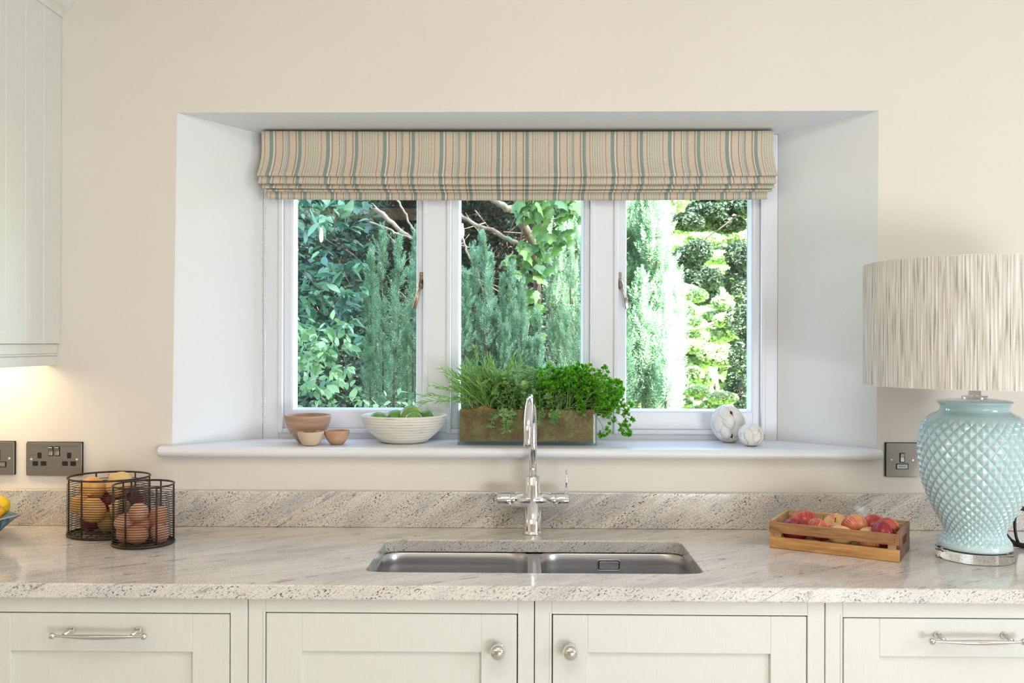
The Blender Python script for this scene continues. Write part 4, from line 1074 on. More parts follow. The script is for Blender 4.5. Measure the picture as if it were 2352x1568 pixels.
for i in range(135):
    bx_, by_ = R.uniform(-.075, .075), R.uniform(-.04, .04); trail = i < 9
    if trail:
        bx_ = [-.075,-.06,-.045,-.065,.02,.035,.045,.06,.075][i]; by_ = -.045
        d0 = (R.gauss(-.15,.3), -.75, .55); L = [.062,.085,.05,.105,.05,.065,.045,.04,.04][i]; bend = (R.gauss(0,.3), -.25, -2.4)
    else:
        d0 = (R.gauss(0,.25)+bx_*2, R.gauss(-.12,.3), 1); L = R.uniform(.05, .125); bend = (R.gauss(0,.3), 0, -.2)
    n_ = 9; pts, ds = curve_pts((bx_, by_, 0), d0, L, n_, bend, .1)
    if trail: pts = [np.array([p[0], min(p[1], -hd-.002 if p[2] < .006 and k > 1 else p[1]), p[2]]) for k, p in enumerate(pts)]
    st.tube(pts, .0007, 4)
    for j in range(1, n_+1):
        d, u, w_ = frame(ds[j]); a0 = (j % 2)*PI/2+R.uniform(-.3,.3)
        for q in range(2 if j < n_ else 5):
            aa = a0+q*PI if j < n_ else q*PI*.4; sd = u*math.cos(aa)+w_*math.sin(aa)
            ld = sd+d*R.uniform(.1,.6); L_ = R.uniform(.008,.0145)
            round_leaf(V, Fs, pts[j]+sd*.002, ld, d+sd*.1, L_, L_*.82)
mesh_list('leaves', V, Fs, M['oregano'], og); st.build('stems', M['paleline'], og, kind='stuff')
# parsley
pa = herb_root('parsley_plant', .120, 'bright green curly parsley spilling over the right end of the trough')
V = []; Fs = []; st = MB()
def curly(V, Fs, p, d, nrm, L):
    d = d/np.linalg.norm(d); s = np.cross(d, nrm); s /= np.linalg.norm(s)+1e-9; n = np.cross(s, d)
    o = len(V); V.append(p); K = 11; ph = R.uniform(0, 6)
    for k in range(K):
        t_ = -1.15+2.3*k/(K-1)
        rr_ = L*(.78+.22*math.cos(t_*1.2))*(1.0 if k % 2 == 0 else .70)
        V.append(p+(d*math.cos(t_)+s*math.sin(t_))*rr_+n*L*.30*math.sin(k*2.1+ph))
    for k in range(K-1): Fs.append((o, o+1+k, o+2+k))
for i in range(150):
    bx_, by_ = R.uniform(-.06, .055), R.uniform(-.038, .04)
    right = max(-.2, R.gauss(.30, .5)); d0 = (right+bx_*2, R.gauss(-.10,.32), 1.0-.15*right); L = R.uniform(.06, .135)
    bend = (.15+right*.4, 0, -.9*right-.15)
    if i in (0, 1, 2, 3):
        bx_, by_ = .045, -.02; d0 = [(1.1,-.1,.1), (1.2,-.2,.25), (1.1,-.3,.35), (1.0,-.5,-.02)][i]; L = [.115,.125,.12,.075][i]; bend = (0,0,[-1.1,-1.2,-.9,-2.2][i])
    if i == 4: bx_, d0, L, bend = .0, (.1,0,1), .125, (.1,0,-.1)
    pts, ds = curve_pts((bx_, by_, 0), d0, L, 9, bend, .05)
    st.tube(pts, [.0010]*6+[.0006]*4, 5)
    tip = pts[-1]; d, u, w_ = frame(ds[-1])
    for q in range(5):
        aa = q*2*PI/5+R.random(); sd = u*math.cos(aa)+w_*math.sin(aa)
        b = pts[-2 - (q % 3)]; ld = sd*.8+d*.7; e = b+ld/np.linalg.norm(ld)*R.uniform(.008,.018)
        st.tube([b, e], .0005, 3)
        for z in range(4):
            dd = ld+NP.normal(0,.55,3); nn = d*.6+NP.normal(0,.5,3)+np.array([0,0,.5])
            curly(V, Fs, e, dd, nn, R.uniform(.0065,.0115))
    for z in range(4): curly(V, Fs, tip, d+NP.normal(0,.6,3), u+NP.normal(0,.5,3), R.uniform(.008,.012))
mesh_list('leaves', V, Fs, M['parsley'], pa); st.build('stems', M['greenstem'], pa, kind='stuff')
# ---- white petal balls
def petal_ball(px, pyb, rx, rz, tilt, label, rows, phase):
    fp_ = sillpt(px, pyb); d = fp_.y-CAMP.y; rx_, rz_ = rx/F*d, rz/F*d; cyy = fp_.y+rx_*.55; c = at(px, 1000, Y=cyy)
    e = empty('petal_ball', (c.x, cyy, SZ+rz_*.985), label=label, cat='ornament', group='white petal balls on the sill'); e.rotation_euler = (0, tilt, 0)
    MB().sphere((0,0,0), 1, 28, 18, (rx_*.94, rx_*.94, rz_*.94)).build('core', M['core'], e)
    nrow = rows
    for j in range(nrow):
        lat = -PI/2*.86+PI*.86*j/(nrow-1)*1.0
        n = max(3, round(7*math.cos(lat)+1))
        for k in range(n):
            lon = 2*PI*(k+(j % 2)*.5)/n+phase
            # diamond petal patch, tip pointing down, lapped
            wlon = 2*PI/n*R.uniform(.52,.59); hl = PI*.86/(nrow-1)*R.uniform(.92,1.02); sk = R.uniform(-.25,.25)
            vs = []; G = 5
            for gy_ in range(G):
                v = gy_/(G-1)*2-1; wd_ = (1-abs(v)**1.8)*.86+.14
                for gx_ in range(4):
                    u_ = (gx_/3*2-1)*wd_
                    la = max(-PI/2, min(PI/2, lat+v*hl)); lo = lon+(u_+sk*v)*wlon/max(.35, math.cos(la)/max(.3, math.cos(lat)))*.98
                    lift = 1.0+.030*(-v*.5+.5)*1.0
                    vs.append((rx_*lift*math.cos(la)*math.cos(lo), rx_*lift*math.cos(la)*math.sin(lo), rz_*lift*math.sin(la)))
            fs = [(gy_*4+gx_, gy_*4+gx_+1, gy_*4+gx_+5, gy_*4+gx_+4) for gy_ in range(G-1) for gx_ in range(3)]
            po_ = MB().add(vs, fs, 0, True).build('petal', M['petal'], e, recalc=False)
            so_ = po_.modifiers.new('thickness', 'SOLIDIFY'); so_.thickness = .0012; so_.offset = -1
    return e
petal_ball(1672, 1018, 38.5, 44, -.30, 'larger tilted egg shaped white petal ball on the sill', 6, .3)
petal_ball(1725, 1026, 29, 26.5, .1, 'smaller round white petal ball at the right of the larger one', 5, 1.1)
# ================================================================== APPLE CRATE
A_, B_, C_ = at(1767,1257,Z=ZT), at(2066,1292,Z=ZT), at(2111,1261,Z=ZT)
ab = (B_-A_); Lc = ab.length; rz_ = math.atan2(ab.y, ab.x); Wc = (C_-B_).length; Hc = .0635
cr = empty('apple_crate', (A_.x, A_.y, ZT+.0006), rz_, label='small slatted wooden crate of apples on the worktop by the lamp', cat='crate')
th = .007
def slat(a, b, m, nm='slat'): return MB().box(a, b).build(nm, m, cr, bevel=.0008, seg=2)
slat((0,0,.0), (Lc,th,.026), M['wood_b']); slat((-.001,-.001,.036), (Lc-.002,th-.001,Hc-.003), M['wood_a'])
slat((0,Wc-th,.0), (Lc,Wc,.026), M['wood_b']); slat((0,Wc-th,.036), (Lc,Wc,Hc), M['wood_d'])
for x0 in (th+.0005, Lc-th-.0185):
    for y0 in (th+.0005, Wc-th-.0125): MB().box((x0, y0, .004), (x0+.018, y0+.012, Hc-.006)).build('corner_post', M['wood_d'], cr, bevel=.0006, seg=1)
# end boards with hand holes
for x0, m in ((0, M['wood_d']), (Lc-th, M['wood_c'])):
    bme = bpy.data.meshes.new('end_board'); bm = bmesh.new()
    y0, y1 = th+.0004, Wc-th-.0004
    if x0 > 0: y0, y1 = th+.0004, Wc-th-.0004
    ou = [(y0,0),(y1,0),(y1,Hc),(y0,Hc)]; yc = (y0+y1)/2; inn_ = [(yc+a, .036+b) for a, b in rrect(-.030, .030, -.0095, .0095, .0094, 5)]
    tops, bots = [], []
    for x, lst in ((x0, bots), (x0+th, tops)):
        es = []
        for lp in (ou, inn_):
            vs = [bm.verts.new((x, y, z)) for y, z in lp]; es += [bm.edges.new((vs[i], vs[(i+1)%len(vs)])) for i in range(len(vs))]; lst.append(vs)
        bmesh.ops.triangle_fill(bm, edges=es)
    for tv, bv_ in zip(tops, bots):
        for i in range(len(tv)): bm.faces.new((tv[i], tv[(i+1)%len(tv)], bv_[(i+1)%len(tv)], bv_[i]))
    bmesh.ops.recalc_face_normals(bm, faces=bm.faces); bm.to_mesh(bme); bm.free(); bme.materials.append(m)
    eo = bpy.data.objects.new('end_board', bme); COL.objects.link(eo); eo.parent = cr
    bmod = eo.modifiers.new('b', 'BEVEL'); bmod.width = .0007; bmod.segments = 2; bmod.limit_method = 'ANGLE'
for k in range(5):
    y0 = th+.001+(Wc-2*th-.002)*k/5; MB().box((th+.0004, y0, .001), (Lc-th-.0004, y0+(Wc-2*th-.002)/5-.003, .0045)).build('base_slat', M['wood_d'], cr)
nl = MB()
for x in (Lc-.010, ):
    for z in (.042, .049, .056): nl.lathe([(.0009,0),(.0001,.0003)], 8, mtx=Matrix.Translation((x, -.001, z)) @ Matrix.Rotation(PI/2, 4, 'X'))
nl.build('nail', M['black'], cr)
APL = []
def apple(lx, ly, lz, r, m, tilt, label):
    P_ = Vector((lx, ly, lz+.004))
    for it in range(60):
        for q, rq in APL:
            d = P_-q; o_ = (r+rq)*.84-d.length
            if o_ > 0: d.z *= .15; P_ += d.normalized()*o_*.5
        P_.x = min(max(P_.x, th+r*1.03+.001), Lc-th-r*1.03-.001); P_.y = min(max(P_.y, th+r*1.03+.001), Wc-th-r*1.03-.001); P_.z = min(max(P_.z, r*.9+.006), .050)
    APL.append((P_, r))
    w = Matrix.Translation(cr.location) @ Matrix.Rotation(rz_, 4, 'Z') @ P_
    e = empty('apple', w, label=label, cat='apple', group='apples in the crate'); e.rotation_euler = tilt
    prof = []
    for i in range(21):
        a = PI*i/20; rr_ = math.sin(a)*(1+.04*math.cos(a)*-1); z = -math.cos(a)*.90
        if a > PI*.72: k = (a-PI*.72)/(PI*.28); z -= .26*k**2.0
        if a < PI*.22: k = (PI*.22-a)/(PI*.22); z += .17*k**2
        prof.append((max(r*rr_, 1e-4), r*z))
    MB().lathe(prof, 30, cap=False).build('fruit', m, e)
    MB().tube([(0,0,r*.60), (.001,0,r*.85), (.004,0,r*1.12)], [.0011,.0009,.0013], 6).build('stalk', M['stem'], e)
    MB().lathe([(.0035, -r*.74), (.002, -r*.80), (.0001, -r*.76)], 8, cap=False).build('blossom_end', M['root'], e)
ar = .0305
apple(.048, .042, .034, ar, M['apple_red'], (.5,.3,0), 'red apple at the left front corner of the crate')
apple(.055, .112, .040, ar*1.08, M['apple'], (-.6,.4,.3), 'red and yellow striped apple at the back left corner')
apple(.105, .052, .040, ar, M['apple'], (.2,.1,1), 'blushed apple with its stalk up, second from the front left')
apple(.128, .112, .040, ar, M['apple_gold'], (.6,-.7,.3), 'yellow streaked apple in the back row, second from the left')
apple(.152, .037, .033, ar*.95, M['apple_gold'], (.4,.1,2), 'pale yellow apple low at the front middle')
apple(.172, .075, .046, ar*1.05, M['apple'], (1.8,.3,.3), 'orange red apple near the centre of the crate')
apple(.205, .117, .045, ar*1.02, M['apple'], (2.2,.5,1), 'bright striped apple in the middle of the back row')
apple(.218, .040, .033, ar*.98, M['apple_gold'], (.1,-.2,1), 'cream and red apple with a thin stalk at front right')
apple(.262, .036, .036, ar*.98, M['apple_red'], (1.2,.3,1), 'deep crimson apple at the front right corner')
apple(.262, .112, .045, ar*1.05, M['apple'], (2.0,.6,1), 'striped apple with purple bloom at the back right corner')
# small clear plastic tag behind the crate
gp = at(1990, 1195, Y=-.045); gz1 = at(1990, 1167, Y=-.045).z
# ================================================================== LAMP
lf = at(2238, 1300, Z=ZT); LY = lf.y+.080; dl = LY-CAMP.y
lx = at(2238, 1270, Y=LY).x
lamp = empty('table_lamp', (lx, LY, ZT+.0005), label='table lamp with pale blue quilted ceramic base and ribbed cream shade', cat='lamp')
def lz(zy): return CAMP.z-((860+.2933*zy)-784)/F*dl-ZT
MB().lathe([(.074,0),(.0795,.0005),(.0800,.003),(.0800,.0215),(.0790,.0225),(.0740,.0235),(.073,.0235)], 72, smooth=False).build('acrylic_foot', M['acrylic'], lamp, label='clear acrylic disc foot')
k_ = .2933/F*dl
prof = [(1408,262),(1400,268),(1385,270),(1360,262),(1330,240),(1305,222),(1285,217),(1240,225),(1200,243),(1150,268),(1100,293),(1050,314),(1000,333),(950,350),(900,365),(850,377),(800,386),(750,393),(700,398),(650,401),(600,402),(550,401),(500,398),(450,391),(400,379),(360,361),(330,338),(310,312),(297,285),(285,262),(275,250),(255,246),(235,250),(220,262),(208,272),(200,271),(190,255),(182,210),(176,150),(173,90),(172,40),(171.5,1)]
zb0 = .0237
rz_list = [(max(0.0002, r*k_), lz(y)) for y, r in prof]
sh = zb0-rz_list[0][1]
zbm = rz_list[-1][1]
rz_list = [(r, zb0+(z-rz_list[0][1])*(zbm-zb0)/(zbm-rz_list[0][1])) for r, z in rz_list]
# resample finely
zs_arr = []; 
def interp(tv, pts):
    for i in range(len(pts)-1):
        if tv <= pts[i+1][0]: 
            f = (tv-pts[i][0])/(pts[i+1][0]-pts[i][0]+1e-12); return tuple(pts[i][j]+(pts[i+1][j]-pts[i][j])*f for j in (1, 2))
    return pts[-1][1:]
s_ = 0; par = [(0, *rz_list[0])]
for i in range(1, len(rz_list)):
    s_ += math.hypot(rz_list[i][0]-rz_list[i-1][0], rz_list[i][1]-rz_list[i-1][1]); par.append((s_, *rz_list[i]))
NS, NA = 420, 540; ND = 30
V = np.zeros((NS+1, NA, 3)); REL = np.zeros((NS+1, NA)); vv = 0.0
zlo, zhi = lz(1292), lz(318); prev = None
th_ = np.arange(NA)*2*PI/NA
for i in range(NS+1):
    r_, z_ = interp(s_*i/NS, par)
    if prev is not None and zlo-.01 < z_ < zhi+.02: vv += math.hypot(r_-prev[0], z_-prev[1])/(2*PI*max(r_, .05)/ND)*.86
    prev = (r_, z_)
    u = th_*ND/(2*PI)
    a = np.mod(u+vv, 1.0); b = np.mod(u-vv, 1.0)
    hgt = np.minimum(1-np.abs(2*a-1), 1-np.abs(2*b-1))
    e = min(1, max(0, (z_-zlo)/.010))*min(1, max(0, (zhi-z_)/.012))
    amp = .0062*e*(r_/.112)
    hh_ = np.power(hgt, .85)
    rr_ = r_+(hh_-.35)*amp
    V[i,:,0] = rr_*np.cos(th_); V[i,:,1] = rr_*np.sin(th_); V[i,:,2] = z_+0*th_
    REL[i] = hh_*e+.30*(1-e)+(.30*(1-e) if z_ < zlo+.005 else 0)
idx = np.arange((NS+1)*NA).reshape(NS+1, NA); nx_ = np.roll(idx, -1, axis=1)
Fq = np.stack([idx[:-1], nx_[:-1], nx_[1:], idx[1:]], -1).reshape(-1, 4)
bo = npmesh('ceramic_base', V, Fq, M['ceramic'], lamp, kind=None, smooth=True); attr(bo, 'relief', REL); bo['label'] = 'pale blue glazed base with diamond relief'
zn = zbm
MB().lathe([(.0265,zn-.002),(.0270,zn),(.0270,zn+.0045),(.0250,zn+.0055),(.0140,zn+.006),(.0130,zn+.007),(.0130,zn+.075)], 32).build('chrome_neck', M['chrome'], lamp)
shr = 238/F*dl; zs0 = CAMP.z-(882-784)/F*dl-ZT; zs1 = CAMP.z-(604-784)/F*dl-ZT
NR = 200; NSH = 1200; V = []; 
zl_ = [zs0, zs0+.0008]+[zs0+(zs1-zs0)*j/6 for j in range(1, 6)]+[zs1-.0008, zs1]
UV = []
for z in zl_:
    for k in range(NSH):
        a = 2*PI*k/NSH; rib = .0009*abs(math.sin(k*PI/6))+.0003*math.sin(k*1.7)
        V.append(((shr+rib)*math.cos(a), (shr+rib)*math.sin(a), z)); UV.append((a*shr*1.0, z, 0))
n = NSH; m = len(zl_)
Fq = [(j*n+k, j*n+(k+1)%n, (j+1)*n+(k+1)%n, (j+1)*n+k) for j in range(m-1) for k in range(n)]
so = npmesh('lamp_shade', V, Fq, M['shade'], lamp, kind=None, smooth=True); attr(so, 'uvw', UV, True); so['label'] = 'drum shade of ribbed cream fabric'
MB().lathe([(shr-.0015, zs0), (shr-.0015, zs1)], 96, cap=False).build('shade_lining', M['shade_in'], so)
MB().ring(shr-.0004, zs0, .0010, 96, 5).build('shade_ring', M['shade_in'], so); MB().ring(shr-.0004, zs1, .0010, 96, 5).build('shade_ring', M['shade_in'], so)
sp3 = MB(); 
for k in range(3): a = 2*PI*k/3; sp3.tube([(.012*math.cos(a), .012*math.sin(a), zn+.075), (shr*.96*math.cos(a), shr*.96*math.sin(a), zs0+.04), ((shr-.001)*math.cos(a), (shr-.001)*math.sin(a), zs0+.002)], .0015, 6)
sp3.lathe([(.019, zn+.074), (.019, zn+.078)], 24); sp3.build('shade_carrier', M['chrome'], lamp)
MB().lathe([(.013, zn+.078), (.014, zn+.10), (.028, zn+.13), (.032, zn+.155), (.022, zn+.18), (.0001, zn+.188)], 24).build('bulb', M['shade_in'], lamp)
# coiled cable
cb_ = MB(); c0 = at(2348, 1250, Y=-.20)
pts = []
for i in range(120):
    t_ = i/119; a = t_*2*PI*2.6+1.0
    r_ = .040+.012*math.sin(t_*9)
    pts.append((c0.x+r_*math.cos(a)+.014*math.sin(t_*5), -.20+.03*math.sin(a*1.0+1)*.6-.02*t_+.02, ZT+.048+(.043+.004*math.sin(t_*13))*math.sin(a)+.0))
pts = [(p[0], p[1], max(p[2], ZT+.0045)) for p in pts]
cb_.tube(pts, .0034, 8)
cb_.tube([(c0.x-.035,-.19,ZT+.01),(c0.x,-.235,ZT+.006),(c0.x+.06,-.21,ZT+.02),(c0.x+.10,-.16,ZT+.03)], .0060, 8)
ce = cb_.build('lamp_cable', M['blackcable']); tag(ce, 'black electric cable coiled beside the lamp base', 'cable')
# ================================================================== PENDANTS (seen as reflections in the panes)
def pendant(px, py):
    D = 1.55; y_img = 2*Yg+D; p = at(px, py, Y=y_img); w = Vector((p.x, 2*Yg-y_img-.9+.9, p.z))
    e = empty('pendant_lamp', w, label='bare filament bulb pendant hanging behind the camera, %s' % ('nearer the left wall' if px < 900 else 'nearer the room centre'), cat='lamp')
    MB().lathe([(.0001,-.034),(.006,-.031),(.0095,-.018),(.010,0),(.0065,.018),(.005,.035)], 20).build('bulb', M['bulb'], e)
    MB().lathe([(.010,.035),(.012,.04),(.012,.065),(.004,.085)], 20).build('lamp_holder', M['pewter'], e)
    MB().tube([(0,0,.08),(0,0,ZC-w.z-.001)], .003, 6).build('cord', M['black'], e)
pendant(738, 540); pendant(1062, 530)
# ================================================================== GARDEN
gr = MB().box((-14, YO, -.15), (16, 4.2, -.0)).build('ground', M['soil'], kind='structure')
MB().box((-14, 4.2, -.15), (24, 30, -.0)).build('lawn', M['grass'], kind='structure')
def shoots(name, specs, m, parent, off):
    """specs rows: x,y,z (base), L, radius, lean x, lean y, needles, needle width -> upright yew shoots ringed with needles"""
    VV = []
    for (x, y, z, L, r, lx_, ly_, n, w) in specs:
        ax = np.array([lx_, ly_, 1.0]); ax /= np.linalg.norm(ax); big = w > .005
        ns = max(8, int(n/(17 if not big else 20)))       # side sprigs on the plume
        t = NP.random(ns)**.85; t[:3] = (.93, .96, .99); a = NP.random(ns)*2*PI
        rad = np.stack([np.cos(a), np.sin(a), np.zeros(ns)], 1)
        env = r*(1.05-.75*t**2.2)
        b0 = np.array([x, y, z])+ax*L*t[:,None]+rad*(env*NP.random(ns)*.55)[:,None]
        sd = rad*(.55*(1-t)+.12)[:,None]+ax+NP.normal(0,.16,(ns,3)); sd /= np.linalg.norm(sd, axis=1)[:,None]
        sl = np.minimum(.13, r*1.9)*(.7+.5*NP.random(ns))*(1.5 if big else 1)
        K = 34
        u = np.tile(np.linspace(.02, 1, K), (ns, 1))
        ph = NP.random((ns, 1))*6+u*K*2.4
        q1 = np.cross(sd, [0.31, .9, .3]); q1 /= np.linalg.norm(q1, axis=1)[:,None]; q2 = np.cross(sd, q1)
        rd = q1[:,None,:]*np.cos(ph)[...,None]+q2[:,None,:]*np.sin(ph)[...,None]
        tilt = (.35+.75*u**3)[...,None]
        d = rd*(1.0-.35*u**2)[...,None]+sd[:,None,:]*tilt+NP.normal(0,.10,(ns,K,3)); d /= np.linalg.norm(d, axis=2)[...,None]
        p0 = b0[:,None,:]+sd[:,None,:]*(sl[:,None]*u)[...,None]
        Ln = (.021 if not big else .034)*(1.05-.45*u)*(.8+.4*NP.random((ns, K)))
        sdv = np.cross(d, sd[:,None,:]+NP.normal(0,.35,(ns,K,3))); sdv /= np.linalg.norm(sdv, axis=2)[...,None]+1e-9
        ww = .0030 if not big else .0062
        p1 = p0+d*(Ln*.5)[...,None]; p2 = p0+d*Ln[...,None]+sd[:,None,:]*(Ln*.18)[...,None]
        VV.append(np.stack([p0, p1-sdv*ww/2, p2, p1+sdv*ww/2], 2).reshape(-1, 3))
    V = np.concatenate(VV); n = len(V)//4; Fq = np.arange(n*4).reshape(n, 4)
    return npmesh(name, V, Fq, m, parent, off)
def stems(specs, parent, off, m=None, rad=.004):
    mb = MB()
    for (x, y, z, L, r, lx_, ly_, n, w) in specs:
        ax = Vector((lx_, ly_, 1)).normalized(); mb.tube([(x-off[0], y-off[1], z-off[2]), (x+ax.x*L*.5-off[0], y+ax.y*L*.5-off[1], z+ax.z*L*.5-off[2]), (x+ax.x*L-off[0], y+ax.y*L-off[1], z+ax.z*L-off[2])], [rad, rad*.7, rad*.4], 5)
    o = mb.build('stems', m or M['bark'], parent); o['kind'] = 'stuff'; return o
def plume(px, pytop, pybot, wpx, Y, n, w=.0028, lean=0.):
    p0 = at(px, pybot, Y=Y); p1 = at(px+lean, pytop, Y=Y); d = (Y-CAMP.y)/F
    L = (p1-p0).length; return (p0.x, Y, p0.z, L, wpx*d/2, (p1.x-p0.x)/max(L, .01), R.uniform(-.05,.05), n, w)
def yew(name, plist, label, m=None, stemrad=.005, group=None):
    ys_ = [s[1] for s in plist]; x = sum(s[0] for s in plist)/len(plist); y = sum(ys_)/len(plist)
    e = empty(name, (x, y, 0), label=label, cat='shrub')
    shoots('foliage', plist, m or M['yew'], e, (x, y, 0))
    stems(plist, e, (x, y, 0), rad=stemrad)
    MB().tube([(0,0,0), (.03,.02,.35), (0,.05,.8)], [.05,.04,.03], 10).build('trunk', M['bark'], e)
    return e
D1 = 2.25
# left pane plumes
pl = []
for (px, a, b, w_) in ((852,600,760,34),(880,545,900,36),(915,565,800,40),(948,640,900,36),(955,540,700,26),(865,700,930,44),(905,690,930,50),(935,740,930,46),(850,780,940,36),(890,820,960,50),(930,850,960,46),(975,600,900,40),(990,760,930,36)):
    pl.append(plume(px, a, b, w_, D1+R.uniform(-.15,.25), 1500))
yew('yew_shrub', pl, 'blue green yew shrub of upright plumes in the right half of the left pane')
pl = []
for (px, a, b, w_) in ((818,470,640,60),(850,480,600,60),(790,500,620,50),(880,500,640,50),(845,610,690,40)): pl.append(plume(px, a, b, w_, 3.0+R.uniform(-.1,.2), 1100))
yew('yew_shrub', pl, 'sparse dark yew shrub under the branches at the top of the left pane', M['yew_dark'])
pl = []
for (px, a, b, w_) in ((1068,640,820,30),(1090,590,800,34),(1113,555,830,34),(1125,600,780,26),(1075,760,880,30),(1105,740,900,46),(1130,780,900,30),(1050,620,860,30)):
    pl.append(plume(px, a, b, w_, D1+R.uniform(-.1,.2), 1600))
yew('yew_shrub', pl, 'pale green yew shrub of tall plumes at the left of the middle pane')
pl = []
for (px, a, b, w_) in ((1155,650,850,28),(1176,618,840,34),(1198,660,860,30),(1140,735,860,26),(1160,770,900,40),(1200,730,880,28),(1235,730,850,24),(1238,790,900,24),(1182,790,900,36),(1215,800,900,30)):
    pl.append(plume(px, a, b, w_, D1+R.uniform(-.1,.2), 1500))
yew('yew_shrub', pl, 'lower yew shrub of short plumes in the centre of the middle pane')
pl = []
for (px, a, b, w_) in ((1262,520,800,34),(1288,530,640,28),(1310,530,700,34),(1285,600,800,44),(1318,620,860,44),(1338,560,860,44),(1270,760,900,40),(1300,740,900,46),(1330,740,900,46),(1325,460,560,34),(1300,680,860,40),(1360,480,900,60)):
    pl.append(plume(px, a, b, w_, 3.85+R.uniform(-.15,.25), 2000, .004))
yew('yew_shrub', pl, 'sunlit yew shrub at the right of the middle pane behind the ivy')
pl = []
for i in range(62):
    px = 1425+R.uniform(0, 1)**1.0*140; y0 = R.uniform(440, 820)
    lim = 1560 if y0 > 560 else 1530
    if px > lim: px = R.uniform(1430, lim-10)
    pl.append(plume(px, y0, y0+R.uniform(110, 170), R.uniform(28, 46), 4.2+R.uniform(-.4,.5)+(px-1425)*.002, 1300, .006))
for i in range(16): pl.append(plume(R.uniform(1415,1545), R.uniform(760,860), 960, 44, 4.0+R.uniform(-.3,.3), 1300, .006))
yew('yew_tree', pl, 'broad columnar yew tree, brightly sunlit, at the left of the right pane', stemrad=.01)
# dark backing: dense hedge masses, twiggy and deep
def cloud(n, boxf, size, m, name, parent, off, asp=.5, flat=.3):
    P = boxf(n); nrm = NP.normal(0,1,(n,3)); d = NP.normal(0,1,(n,3)); d[:,2] *= flat; d /= np.linalg.norm(d,axis=1)[:,None]
    s = np.cross(d, nrm); s /= np.linalg.norm(s,axis=1)[:,None]+1e-9; L = size*(.6+.8*NP.random(n))[:,None]
    V = np.stack([P-d*L/2, P-s*L*asp/2, P+d*L/2, P+s*L*asp/2], 1).reshape(-1,3); return npmesh(name, V, np.arange(4*n).reshape(n,4), m, parent, off)
def blobs(cs):
    cs = np.array(cs, float); wts = cs[:,3]**2; wts /= wts.sum()
    def f(n):
        k = NP.choice(len(cs), n, p=wts); v = NP.normal(0,1,(n,3)); v /= np.linalg.norm(v,axis=1)[:,None]; r = (.55+.45*NP.random(n)**.5)[:,None]
        q = cs[k]; sc3 = np.stack([q[:,3], q[:,3]*.8, q[:,3 if q.shape[1] == 4 else 4]], 1); return q[:,:3]+v*r*sc3
    return f
def at_blob(px, py, Y, rpx, rz=None): p = at(px, py, Y=Y); d = (Y-CAMP.y)/F; return (p.x, Y, p.z, rpx*d, (rz or rpx)*d)
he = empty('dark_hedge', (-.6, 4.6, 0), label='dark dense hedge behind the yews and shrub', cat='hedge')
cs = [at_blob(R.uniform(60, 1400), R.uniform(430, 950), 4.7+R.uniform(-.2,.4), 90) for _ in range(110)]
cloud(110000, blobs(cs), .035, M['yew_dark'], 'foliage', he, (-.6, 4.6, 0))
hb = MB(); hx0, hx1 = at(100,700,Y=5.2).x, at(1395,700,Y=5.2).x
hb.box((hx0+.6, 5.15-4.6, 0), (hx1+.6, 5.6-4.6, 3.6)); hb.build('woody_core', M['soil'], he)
tw = MB()
for i in range(140):
    px = R.uniform(660, 1400); py = R.uniform(430, 900); p = at(px, py, Y=4.0+R.uniform(-.3,.5)); d = Vector((R.gauss(0,1), R.gauss(0,.4), R.gauss(.3,.8))).normalized()*R.uniform(.1,.45)
    o_ = Vector((-.6,4.6,0)); q = p+d*.5+Vector((R.gauss(0,.03),0,R.gauss(0,.03)))
    tw.tube([p-o_, q-o_, p+d-o_], [R.uniform(.003,.007), .003, .0015], 5)
tw.build('twigs', M['darktwig'], he, kind='stuff')
# bare branches
br = empty('bare_tree', (at(1215,450,Y=2.9).x, 2.9, 0), label='tree with pale bare branches across the top of the panes', cat='tree')
def branch(pxs, Y, r0, r1, m=None):
    pts = [at(a, b, Y=Y+dy) - br.location for a, b, dy in pxs]; n = len(pts)
    # smooth subdivision
    out = []
    for i in range(n-1):
        for k in range(4):
            t_ = k/4; out.append(pts[i].lerp(pts[i+1], t_)+Vector((R.gauss(0,.003), 0, R.gauss(0,.003))))
    out.append(pts[-1]); N = len(out)
    MB().tube(out, [r0+(r1-r0)*i/(N-1) for i in range(N)], 10).build('branch', m or M['bark_pale'], br)
branch([(1195,380,0),(1190,450,0),(1193,480,0),(1200,515,0),(1222,552,.3),(1234,640,.9),(1236,780,1.2),(1236,930,1.3)], 2.9, .026, .026, M['bark'])
branch([(1190,480,0),(1165,478,-.05),(1140,465,-.1),(1110,440,-.1),(1080,410,-.1)], 2.85, .022, .012)
branch([(1190,560,0),(1160,545,0),(1130,528,0),(1100,520,0),(1065,500,0),(1040,480,0),(1000,455,0),(960,420,0)], 2.8, .012, .009)
branch([(830,450,0),(870,485,0),(900,512,0),(935,540,0),(965,560,.05),(1000,585,.1)], 2.8, .014, .010)
branch([(842,505,0),(880,522,0),(915,537,0),(945,548,0)], 2.75, .008, .005)
branch([(905,450,0),(925,480,0),(940,510,0),(958,540,0)], 2.8, .006, .005)
branch([(1062,545,0),(1072,575,0),(1090,610,0),(1100,640,0)], 2.5, .006, .004)
branch([(700,480,0),(725,520,0),(760,545,0),(800,575,0),(850,620,0)], 2.9, .006, .005, M['bark'])
branch([(1208,640,0),(1206,700,0),(1212,745,0),(1208,800,0)], 2.7, .010, .009)
shade_crown = [(R.uniform(-3.4, .80), R.uniform(3.4, 5.0), R.uniform(3.2, 4.4), .45, .35) for _ in range(82)]  # unseen canopy added to keep the sun off the left garden
SHADE_CROWN = shade_crown
